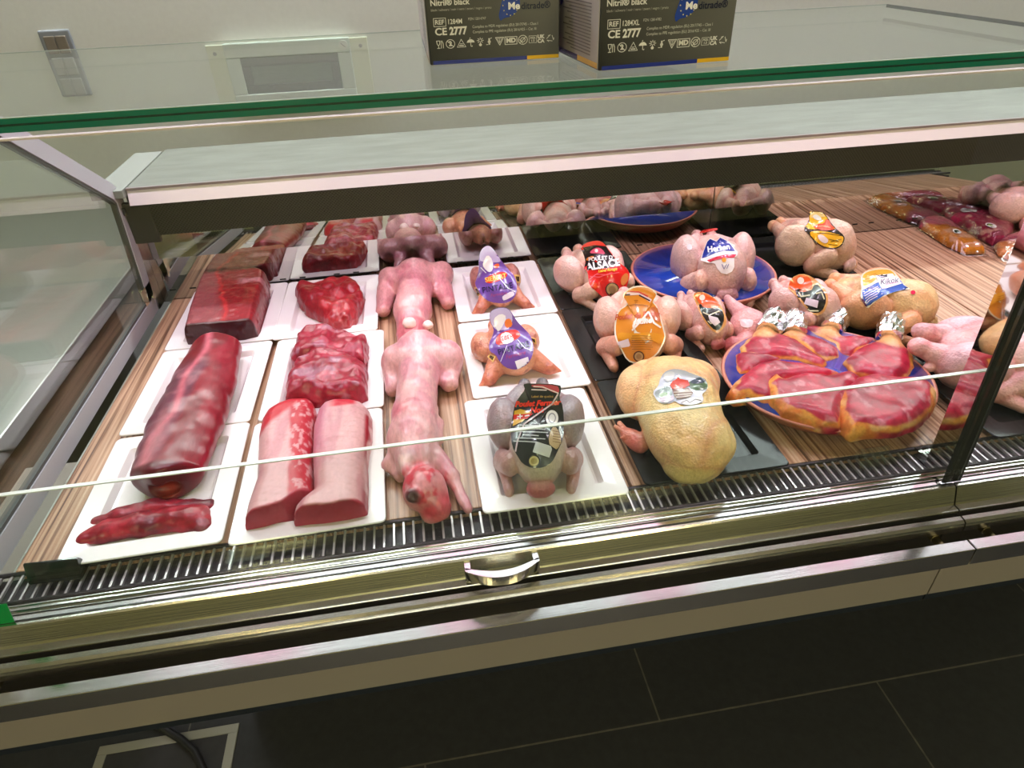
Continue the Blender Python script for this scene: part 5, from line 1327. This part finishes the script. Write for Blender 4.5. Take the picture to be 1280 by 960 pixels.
# red and black label
s = Sheet(b4, 690, 285, 10.1)
s.base([(360, 250), (420, 190), (540, 160), (620, 165), (680, 220), (760, 330), (850, 440), (950, 510), (985, 590), (955, 700), (930, 780), (840, 820), (700, 850), (650, 885), (560, 800), (470, 730), (455, 600), (440, 530), (400, 520), (425, 430), (400, 340)], (216, 30, 28), label='red and black glossy label', stiff=24)
s.patch([(362, 252), (540, 216), (685, 232), (720, 290), (800, 390), (858, 450), (700, 505), (440, 530), (402, 518), (425, 430), (400, 340)], (34, 18, 22), soft=0)
s.patch([(470, 320), (500, 275), (575, 240), (640, 270), (680, 335), (580, 320)], (216, 84, 116)); s.patch(disk(560, 285, 22), WHT)
s.patch([(430, 380), (520, 345), (540, 380), (440, 420)], (214, 120, 46))
s.text('POULET D’', 620, 385, 66, WHT, rot=-0.10, bold=2)
s.text('ALSACE', 645, 465, 128, (246, 244, 244), rot=-0.15, bold=5, sx=0.95)
s.text('Label Rouge', 700, 530, 48, (240, 200, 70), rot=-0.12, shear=0.3, bold=1.5)
s.strokes([[(470, 650), (560, 580), (680, 590), (850, 560)], [(480, 610), (600, 620), (760, 560)]], 9, (226, 96, 110))
s.patch([(860, 640), (930, 560), (970, 590), (950, 690), (880, 740)], (206, 120, 60)); s.patch([(475, 690), (560, 680), (580, 760), (530, 770)], (210, 70, 30))
s.patch(disk(760, 775, 88), (60, 24, 16)); s.patch(disk(760, 775, 74), TAN); s.patch(disk(760, 775, 46), (150, 118, 80))
# orange label with white border
s = Sheet(b5, 740, 345, 8.0)
ol = [(310, 185), (340, 140), (430, 95), (540, 100), (640, 150), (652, 190), (600, 240), (660, 310), (690, 420), (730, 560), (742, 620), (690, 730), (650, 790), (560, 850), (440, 880), (350, 850), (290, 740), (245, 660), (220, 560), (230, 440), (260, 340), (345, 290), (352, 250), (312, 212)]
s.base(ol, (236, 226, 212), label='orange label with a white border', stiff=30, soft=1)
cx, cy_ = 480, 500
s.patch([(cx+(x-cx)*0.945, cy_+(y-cy_)*0.965) for x, y in ol], (220, 136, 44))
s.patch([(330, 170), (430, 110), (540, 112), (630, 155), (600, 225), (480, 185), (350, 200)], (226, 146, 84))
s.strokes([[(345, 180), (470, 170), (590, 250)]], 34, (236, 206, 210)); s.strokes([[(330, 190), (380, 186)], [(470, 190), (580, 248)]], 14, (60, 40, 60)); s.strokes([[(380, 155), (470, 160), (560, 205)]], 14, (206, 60, 60))
s.strokes([[(350, 300), (420, 285), (510, 290), (560, 300)], [(420, 245), (460, 243)], [(428, 262), (452, 260)], [(434, 275), (446, 320)]], 8, (160, 96, 30))
s.patch([(570, 320), (650, 300), (680, 400), (690, 470), (610, 430)], (188, 96, 40))
s.text('Poulet de Ferme', 450, 395, 78, (196, 84, 52), rot=-0.10, shear=0.3, bold=2.5, sx=0.86)
s.text('Jaune', 505, 450, 84, (240, 222, 214), rot=-0.10, shear=0.3, bold=3)
s.strokes([[(400, 545), (480, 460), (565, 355)], [(565, 355), (620, 470), (690, 515)]], 18, (236, 220, 210))
s.patch([(250, 560), (420, 575), (600, 560), (720, 590), (700, 690), (580, 640), (420, 640), (262, 640)], (226, 150, 40))
for i in range(7): s.strokes([[(400-8*(i % 2), 600+i*22), (500, 598+i*22), (590+10*(i % 3), 602+i*22)]], 6, (150, 92, 24))
s.patch([(232, 668), (362, 628), (382, 690), (372, 704), (246, 728)], (226, 204, 218), name='price_sticker', soft=0)
s.patch(disk(468, 805, 56), (86, 44, 24)); s.patch(disk(468, 805, 44), (176, 140, 96)); s.patch(disk(468, 805, 26), (150, 112, 76))
# chalet sticker
s = Sheet(b6, 770, 435, 5.65)
s.base([(255, 312), (300, 270), (310, 220), (340, 170), (390, 147), (470, 152), (540, 182), (620, 210), (652, 260), (640, 300), (602, 328), (622, 358), (604, 392), (500, 412), (440, 392), (412, 372), (392, 390), (330, 397), (290, 372)], (206, 210, 228), label='picture sticker of a red roofed chalet', stiff=20)
s.patch([(500, 250), (560, 215), (622, 212), (650, 258), (640, 296), (540, 300)], (74, 104, 66)); s.patch([(515, 240), (580, 205), (625, 212), (645, 240), (560, 256)], (70, 84, 100))
s.patch([(268, 316), (300, 290), (375, 265), (405, 320), (380, 345), (290, 350)], (128, 140, 140)); s.patch([(300, 320), (360, 310), (380, 345), (320, 352)], (110, 136, 84))
s.patch([(330, 190), (380, 160), (420, 175), (400, 230), (350, 240)], (232, 232, 240))
s.patch([(380, 262), (400, 232), (430, 218), (440, 184), (450, 218), (508, 228), (522, 262), (480, 284), (400, 290)], (206, 66, 44), soft=0)
s.patch([(398, 292), (512, 282), (545, 315), (525, 345), (432, 362), (412, 340)], (116, 82, 66), soft=0); s.strokes([[(405, 312), (535, 304)], [(412, 332), (535, 322)], [(425, 348), (530, 336)]], 7, (206, 196, 186))
s.patch([(290, 350), (405, 330), (412, 366), (330, 392)], (222, 206, 224)); s.strokes([[(310, 358), (400, 345)], [(320, 374), (400, 360)]], 3, (150, 130, 160))
s.patch([(440, 378), (520, 350), (600, 345), (618, 362), (600, 388), (500, 406)], (238, 236, 238)); s.strokes([[(460, 386), (500, 368), (520, 386), (560, 362), (600, 370)]], 6, (120, 120, 126))
# blue and white label of the hen
s = Sheet(b7, 830, 275, 8.533)
s.base([(390, 430), (400, 390), (420, 330), (460, 225), (490, 192), (560, 222), (600, 178), (695, 228), (748, 300), (782, 345), (782, 375), (750, 405), (750, 500), (725, 550), (670, 578), (610, 565), (570, 520), (545, 465), (480, 455)], (234, 226, 232), label='blue and white label', stiff=20, soft=0)
s.patch([(402, 408), (422, 340), (462, 232), (492, 202), (560, 232), (600, 188), (690, 234), (740, 300), (758, 330), (640, 326), (540, 354), (450, 396)], (34, 48, 146), soft=0)
s.text('Hersen', 582, 300, 82, (240, 238, 246), rot=-0.14, bold=3); s.strokes([[(540, 338), (640, 320)]], 6, (200, 210, 240))
s.patch([(455, 432), (560, 390), (650, 368), (772, 366), (750, 400), (650, 405), (540, 430), (490, 450)], (204, 40, 70), soft=0)
s.patch(disk(640, 426, 24), (236, 160, 60)); s.strokes([[(618, 470), (640, 525), (668, 470)], [(690, 470), (668, 520)]], 9, (130, 130, 170))
s2 = Sheet(b7, 830, 275, 8.533); s2.base([(375, 132), (420, 105), (560, 82), (578, 104), (500, 122), (390, 142)], (206, 60, 52), name='red_stamp', stiff=3)
s2 = Sheet(b7, 830, 275, 8.533); s2.base(disk(272, 288, 28, 34), (234, 208, 212), name='price_sticker', stiff=3)
# orange and black labels of the two small birds
s = Sheet(b8, 840, 340, 5.565)
s.base([(140, 152), (200, 133), (270, 160), (330, 215), (375, 290), (382, 360), (335, 418), (300, 425), (250, 380), (200, 300), (168, 222)], (212, 150, 90), label='orange and black label', stiff=14)
s.patch([(180, 212), (250, 250), (345, 250), (368, 320), (340, 395), (302, 410), (250, 360), (205, 290)], (34, 32, 30)); s.patch([(145, 156), (200, 138), (262, 162), (315, 205), (340, 245), (280, 252), (210, 245), (178, 200)], (226, 92, 40))
s.patch(disk(210, 178, 20), (244, 226, 220)); s.strokes([[(215, 280), (260, 300), (330, 270)], [(250, 340), (270, 360), (300, 340)]], 8, (214, 206, 180))
s.patch([(252, 300), (318, 318), (336, 350), (300, 376), (262, 342)], (234, 216, 232), name='price_sticker', soft=0)
s = Sheet(b10, 840, 340, 5.565)
s.base([(803, 112), (828, 40), (900, 8), (970, 28), (1060, 108), (1092, 180), (1072, 262), (1030, 302), (980, 298), (930, 252), (870, 172), (828, 132)], (214, 154, 96), label='orange and black label', stiff=14)
s.patch([(855, 108), (960, 142), (1000, 72), (1060, 138), (1076, 200), (1042, 280), (970, 288), (918, 240), (868, 172)], (34, 32, 30)); s.patch([(806, 108), (832, 46), (900, 14), (962, 38), (982, 100), (930, 142), (870, 130)], (228, 88, 38))
s.patch(disk(895, 60, 24), (244, 226, 220)); s.strokes([[(880, 140), (900, 170), (960, 160)], [(1000, 150), (1040, 140), (1060, 190)], [(920, 240), (960, 270), (1020, 270)]], 9, (210, 204, 170))
s.patch([(934, 178), (1020, 200), (1010, 250), (918, 222)], (234, 214, 232), name='price_sticker', soft=0)
s = Sheet(b9, 840, 340, 5.565); s.base([(470, 338), (490, 325), (560, 330), (568, 350), (550, 388), (482, 384)], (238, 208, 220), name='price_sticker', stiff=4, label='white price sticker')
# yellow label
s = Sheet(b11, 955, 250, 9.6)
s.base([(545, 135), (700, 140), (760, 200), (815, 290), (880, 355), (965, 430), (968, 480), (935, 550), (850, 592), (720, 578), (620, 512), (530, 405), (470, 345), (540, 260)], (44, 36, 30), label='yellow label with a dark edge', stiff=24)
s.patch([(548, 140), (698, 145), (752, 205), (800, 290), (860, 348), (600, 352), (476, 342), (545, 262)], (228, 178, 44), soft=0); s.patch([(550, 142), (698, 147), (740, 200), (560, 215)], (222, 196, 130), soft=0)
s.patch([(535, 398), (600, 366), (750, 375), (950, 432), (955, 478), (925, 540), (850, 578), (725, 564), (628, 504)], (232, 172, 36))
s.patch([(580, 185), (640, 170), (705, 235), (640, 245), (600, 225)], (222, 222, 214)); s.patch([(580, 330), (640, 285), (722, 282), (740, 228), (782, 240), (800, 290), (862, 352), (720, 370)], (214, 78, 44))
s.strokes([[(620, 320), (700, 310), (800, 330)]], 12, (240, 150, 110)); s.strokes([[(640, 395), (760, 400), (920, 430)], [(780, 470), (900, 500)], [(770, 530), (880, 545)], [(800, 500), (930, 470)]], 7, (90, 66, 20))
s.patch([(640, 425), (690, 408), (772, 470), (765, 512), (720, 522), (660, 476)], (242, 218, 214), name='price_sticker')
# blue and yellow band
s = Sheet(b12, 1030, 320, 9.14)
s.base([(412, 470), (430, 390), (418, 260), (438, 190), (560, 148), (700, 138), (790, 162), (850, 240), (915, 330), (1000, 380), (880, 392), (690, 452), (560, 540), (500, 605), (460, 560)], (234, 226, 206), label='blue and yellow wrapper band', stiff=24)
s.patch([(448, 320), (440, 250), (456, 200), (560, 160), (700, 150), (780, 168), (830, 240), (600, 250), (560, 300), (450, 345)], (232, 178, 72)); s.strokes([[(470, 240), (600, 200)], [(466, 270), (580, 232)], [(470, 300), (560, 270)]], 8, (212, 148, 60))
s.patch([(432, 395), (600, 305), (860, 250), (910, 330), (995, 380), (880, 388), (690, 446), (560, 530), (500, 592), (450, 500)], (52, 88, 176), soft=0)
s.patch([(415, 470), (455, 500), (500, 590), (490, 600), (455, 555)], (96, 40, 80), soft=0)
s.strokes([[(455+i*8, 430+i*28), (520, 395+i*28), (620-i*2, 345+i*28)] for i in range(5)], 9, (214, 206, 232))
s.patch([(588, 222), (780, 200), (892, 312), (700, 372), (660, 372)], (232, 226, 232), soft=0)
s.patch([(592, 212), (640, 228), (660, 208), (690, 226), (722, 208), (722, 238), (650, 246)], (40, 36, 60), soft=0)
s.text('Kikok', 742, 286, 88, (54, 50, 90), rot=-0.15, shear=0.25); s.strokes([[(700, 325), (840, 300)]], 7, (206, 150, 180))
s2 = Sheet(b12, 1030, 320, 9.14); s2.base(disk(1018, 415, 28, 24), (216, 44, 84), name='red_seal', stiff=3)

# ================================================================== glove boxes on the glass top
class Flat:
    def __init__(s, o, U, V, n): s.o, s.U, s.V, s.n = Vector(o), Vector(U), Vector(V), Vector(n)
    def cast(s, u, v): return 0.0
    def pt(s, u, v, t): return s.o+s.U*u+s.V*v+s.n*t
def stroke_geo(p, wd, closed=False):
    p = list(p)+([p[0]] if closed else []); V = []; F = []
    for a, b in zip(p[:-1], p[1:]):
        t = Vector((b[0]-a[0], b[1]-a[1])); t.normalize(); nn = Vector((-t.y, t.x))*wd/2; e = t*wd*0.3; k = len(V)
        V += [(a[0]+nn.x-e.x, a[1]+nn.y-e.y), (a[0]-nn.x-e.x, a[1]-nn.y-e.y), (b[0]-nn.x+e.x, b[1]-nn.y+e.y), (b[0]+nn.x+e.x, b[1]+nn.y+e.y)]; F.append((k, k+1, k+2, k+3))
    return V, F
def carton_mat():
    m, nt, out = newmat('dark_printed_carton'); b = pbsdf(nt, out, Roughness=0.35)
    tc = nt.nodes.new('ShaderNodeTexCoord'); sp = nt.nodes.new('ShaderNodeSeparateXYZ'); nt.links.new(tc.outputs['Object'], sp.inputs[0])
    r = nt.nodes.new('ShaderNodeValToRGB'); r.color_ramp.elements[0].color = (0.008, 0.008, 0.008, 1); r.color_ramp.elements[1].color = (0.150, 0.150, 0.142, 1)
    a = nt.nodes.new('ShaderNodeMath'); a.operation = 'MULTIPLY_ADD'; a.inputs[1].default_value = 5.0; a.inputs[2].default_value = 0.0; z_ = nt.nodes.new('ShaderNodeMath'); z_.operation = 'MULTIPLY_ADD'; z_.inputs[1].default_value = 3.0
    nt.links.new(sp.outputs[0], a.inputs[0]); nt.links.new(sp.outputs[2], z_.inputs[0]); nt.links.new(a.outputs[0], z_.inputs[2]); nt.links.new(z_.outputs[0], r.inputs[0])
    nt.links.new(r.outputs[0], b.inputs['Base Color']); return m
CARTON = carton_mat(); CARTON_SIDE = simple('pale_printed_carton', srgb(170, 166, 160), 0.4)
def glove_box(fl, fr, label, ref, pzn, turn=0.0):
    zt = 0.5273; A = at(*fl, zt); B = at(*fr, zt); ax = B-A; W = np.linalg.norm(ax); rz = math.atan2(ax[1], ax[0])+turn; D = 0.225; H = 0.078
    r = empty('glove_box', (A[0], A[1], zt), rz, label, 'box', 'cartons of black gloves')
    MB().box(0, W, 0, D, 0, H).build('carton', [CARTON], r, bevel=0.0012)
    u = W/1045.0
    F_ = Flat((0, -0.0001, 0), (1, 0, 0), (0, 0, 0.885), (0, -1, 0))
    R_ = lambda x0, x1, y0, y1: ([(x0*u, y0*u), (x1*u, y0*u), (x1*u, y1*u), (x0*u, y1*u)], [(0, 1, 2, 3)])
    def T(body, x, y, size, rgb, align='LEFT', bold=0, sx=1.0, name='lettering', off=0.0004):
        return laid(name, F_, [shift(text_geo(body, size*u, 0, align, bold*u, sx), x*u, y*u)], paper(rgb), r, off)
    laid('blue_stripe', F_, [R_(25, 780, 4, 34)], paper((38, 52, 140)), r, 0.0002); laid('yellow_stripe', F_, [R_(780, 1040, 4, 34)], paper((226, 178, 40)), r, 0.0002)
    wt = (222, 222, 220)
    T('Nitril® black', 40, 482, 62, wt, bold=1.2, sx=0.92); T('black / schwarz / noir / nero / zwart / negro / preto', 42, 430, 26, (180, 180, 176), sx=0.86)
    laid('marks', F_, [stroke_geo([(x*u, y*u) for x, y in ((55, 305), (148, 305), (148, 368), (55, 368))], 4*u, True)], paper(wt), r, 0.0004)
    T('REF', 64, 336, 50, wt, bold=1, sx=0.92); T(ref, 160, 336, 54, wt, bold=0.6, sx=0.78); T(pzn, 322, 350, 28, (196, 196, 192), sx=0.8)
    T('CE', 58, 262, 78, wt, bold=2, sx=1.0); T('2777', 172, 262, 84, wt, bold=3.5, sx=0.80)
    T('Complies to MDR regulation (EU) 2017/745 – Class I', 352, 288, 30, (206, 206, 202), sx=0.80); T('Complies to PPE regulation (EU) 2016/425 – Cat. III', 352, 248, 30, (206, 206, 202), sx=0.80)
    G = []; cy0 = 165
    st = lambda pts, cx_, c=False, w=5: G.append(stroke_geo([((cx_+x)*u, (cy0+y)*u) for x, y in pts], w*u, c))
    st([(-30, 28), (-5, 28), (-8, 0), (-18, -8), (-26, 0)], 95, True); st([(-17, -8), (-17, -30)], 95); st([(-28, -30), (-6, -30)], 95); st([(4, 28), (4, -30)], 95); st([(12, 28), (20, 5), (20, -30)], 95)
    ring = lambda rr, n=18: [(rr*math.cos(2*math.pi*i/n), rr*math.sin(2*math.pi*i/n)) for i in range(n)]
    st(ring(34), 172, True); st([(-24, 24), (24, -24)], 172)
    st([(-34, -30), (34, -30), (0, 32)], 258, True, 4); st([(-16, -18), (16, -18)], 258, w=8); st([(-10, -4), (10, -4)], 258, w=5)
    G.append(([((332+x)*u, (cy0+y)*u) for x, y in [(-32, 2), (-24, 18), (-8, 28), (8, 28), (24, 18), (32, 2)]], [(0, 1, 2, 3, 4, 5)])); st([(0, 2), (0, -26), (8, -30), (12, -24)], 332); st([(-6, 34), (-2, 40)], 332)
    for k in range(8): st([(10*math.cos(k*math.pi/4), 14+10*math.sin(k*math.pi/4)), (26*math.cos(k*math.pi/4), 14+22*math.sin(k*math.pi/4))], 408)
    G.append(([((408+x)*u, (cy0-20+y)*u) for x, y in ring(12, 10)], [tuple(range(10))]))
    st([(-6, 24), (-6, -20)], 485, w=12); st([(14, 30), (4, 26)], 485); st([(-30, -22), (-16, -22)], 485); st(ring(8, 8), 479, True, 8)
    st([(-32, 30), (32, 30), (0, -32)], 562, True); st([(-18, 22), (18, 22), (0, -14)], 562, True, 3); st([(0, 20), (0, -10)], 562, w=3)
    st([(-48, -30), (48, -30), (48, 30), (-48, 30)], 652, True); st(ring(36), 748, True); st(ring(18, 12), 748, True); st([(-24, -24), (24, 24)], 748); st([(-30, 6), (0, -30)], 748, w=3)
    st([(-30, -28), (30, -28), (30, 28), (-30, 28)], 828, True, 3)
    for k in range(3):
        a_ = math.pi/2+k*2*math.pi/3; st([(30*math.cos(a_)*0.6+18*math.cos(a_+1.2), 26*math.sin(a_)*0.6+18*math.sin(a_+1.2)), (30*math.cos(a_), 28*math.sin(a_)), (30*math.cos(a_+1.6), 26*math.sin(a_+1.6))], 970)
    laid('symbols', F_, G, paper(wt), r, 0.0004)
    T('2', 172, cy0, 52, wt, 'CENTER', 2); T('MD', 652, cy0, 50, wt, 'CENTER', 2.5); T('AQL', 828, cy0+12, 22, wt, 'CENTER', 0.5); T('1.5', 828, cy0-12, 24, wt, 'CENTER', 0.5); T('UK', 893, cy0+17, 40, wt, 'CENTER', 2); T('CA', 893, cy0-18, 40, wt, 'CENTER', 2)
    sp_ = smooth_loop([(x*u, y*u) for x, y in [(575, 318), (600, 345), (660, 350), (720, 400), (735, 450), (722, 520), (740, 560), (690, 590), (640, 560), (598, 500), (575, 420), (560, 360)]], 2)
    laid('logo', F_, [(sp_, [tuple(range(len(sp_)))])], paper((30, 62, 152)), r, 0.0004)
    S2 = []
    for k in range(12):
        a_ = k*math.pi/6; x0, y0 = 655+58*math.cos(a_), 440+78*math.sin(a_); n_ = len(S2)
        S2.append(([((x0+(7 if i % 2 == 0 else 3)*math.cos(math.pi/2+i*math.pi/5))*u, (y0+(7 if i % 2 == 0 else 3)*math.sin(math.pi/2+i*math.pi/5))*u) for i in range(10)], [tuple(range(10))]))
    laid('stars', F_, S2, paper((226, 214, 120)), r, 0.0007)
    T('Me', 636, 432, 74, (240, 240, 244), bold=2.5, off=0.0009); T('ditrade®', 738, 428, 74, (34, 40, 66), sx=0.86, bold=0.8, off=0.0009)
    # pale left flank with fine print
    MB().box(-0.0006, 0, 0.002, D-0.002, 0.0015, H-0.0015).build('side_panel', CARTON_SIDE, r)
    L_ = Flat((-0.0008, 0, 0), (0, -1, 0), (0, 0, 1), (-1, 0, 0)); G2 = []
    for i in range(16): G2.append(stroke_geo([(-0.020, 0.010+i*0.0026), (-0.075-0.03*((i*7) % 5)/5, 0.010+i*0.0026)], 0.0009))
    laid('fine_print', L_, G2, paper((120, 116, 116)), r, 0.0002)
    laid('side_logo', L_, [(disc(-0.105, 0.054, 0.007, 16, 0.012), [tuple(range(16))])], paper((60, 50, 110)), r, 0.0003)
    laid('side_stripe', L_, [([(-0.002, 0.0016), (-0.055, 0.0016), (-0.055, 0.006), (-0.002, 0.006)], [(0, 1, 2, 3)])], paper((214, 168, 70)), r, 0.0002); laid('side_stripe', L_, [([(-0.055, 0.0016), (-0.16, 0.0016), (-0.16, 0.006), (-0.055, 0.006)], [(0, 1, 2, 3)])], paper((70, 60, 120)), r, 0.0002)
    return r
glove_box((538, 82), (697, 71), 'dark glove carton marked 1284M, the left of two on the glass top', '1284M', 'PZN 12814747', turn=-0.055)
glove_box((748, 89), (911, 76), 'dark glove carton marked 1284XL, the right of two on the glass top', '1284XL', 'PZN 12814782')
# ================================================================== lift everything so that the floor is z = 0
for o in list(SC.objects):
    if o.parent is None: o.location.z += DECK
cd = bpy.data.cameras.new('camera'); cam = bpy.data.objects.new('camera', cd); COL.objects.link(cam)
cd.sensor_width = 36; cd.sensor_fit = 'HORIZONTAL'; cd.lens = F_PX/1280*36; cd.clip_start = 0.01
M = Matrix(((_r[0], _u[0], -_f[0], CAM[0]), (_r[1], _u[1], -_f[1], CAM[1]), (_r[2], _u[2], -_f[2], CAM[2]+DECK), (0, 0, 0, 1)))
cam.matrix_world = M
SC.camera = cam
SC.view_settings.view_transform = 'Standard'; SC.view_settings.look = 'None'; SC.view_settings.gamma = 1.0; SC.view_settings.use_curve_mapping = False
SC.view_settings.exposure = 0.10
cy = SC.cycles
cy.use_denoising = True; cy.max_bounces = 12; cy.transparent_max_bounces = 24; cy.glossy_bounces = 6; cy.diffuse_bounces = 4; cy.transmission_bounces = 6
cy.caustics_reflective = False; cy.caustics_refractive = False; cy.sample_clamp_indirect = 6.0
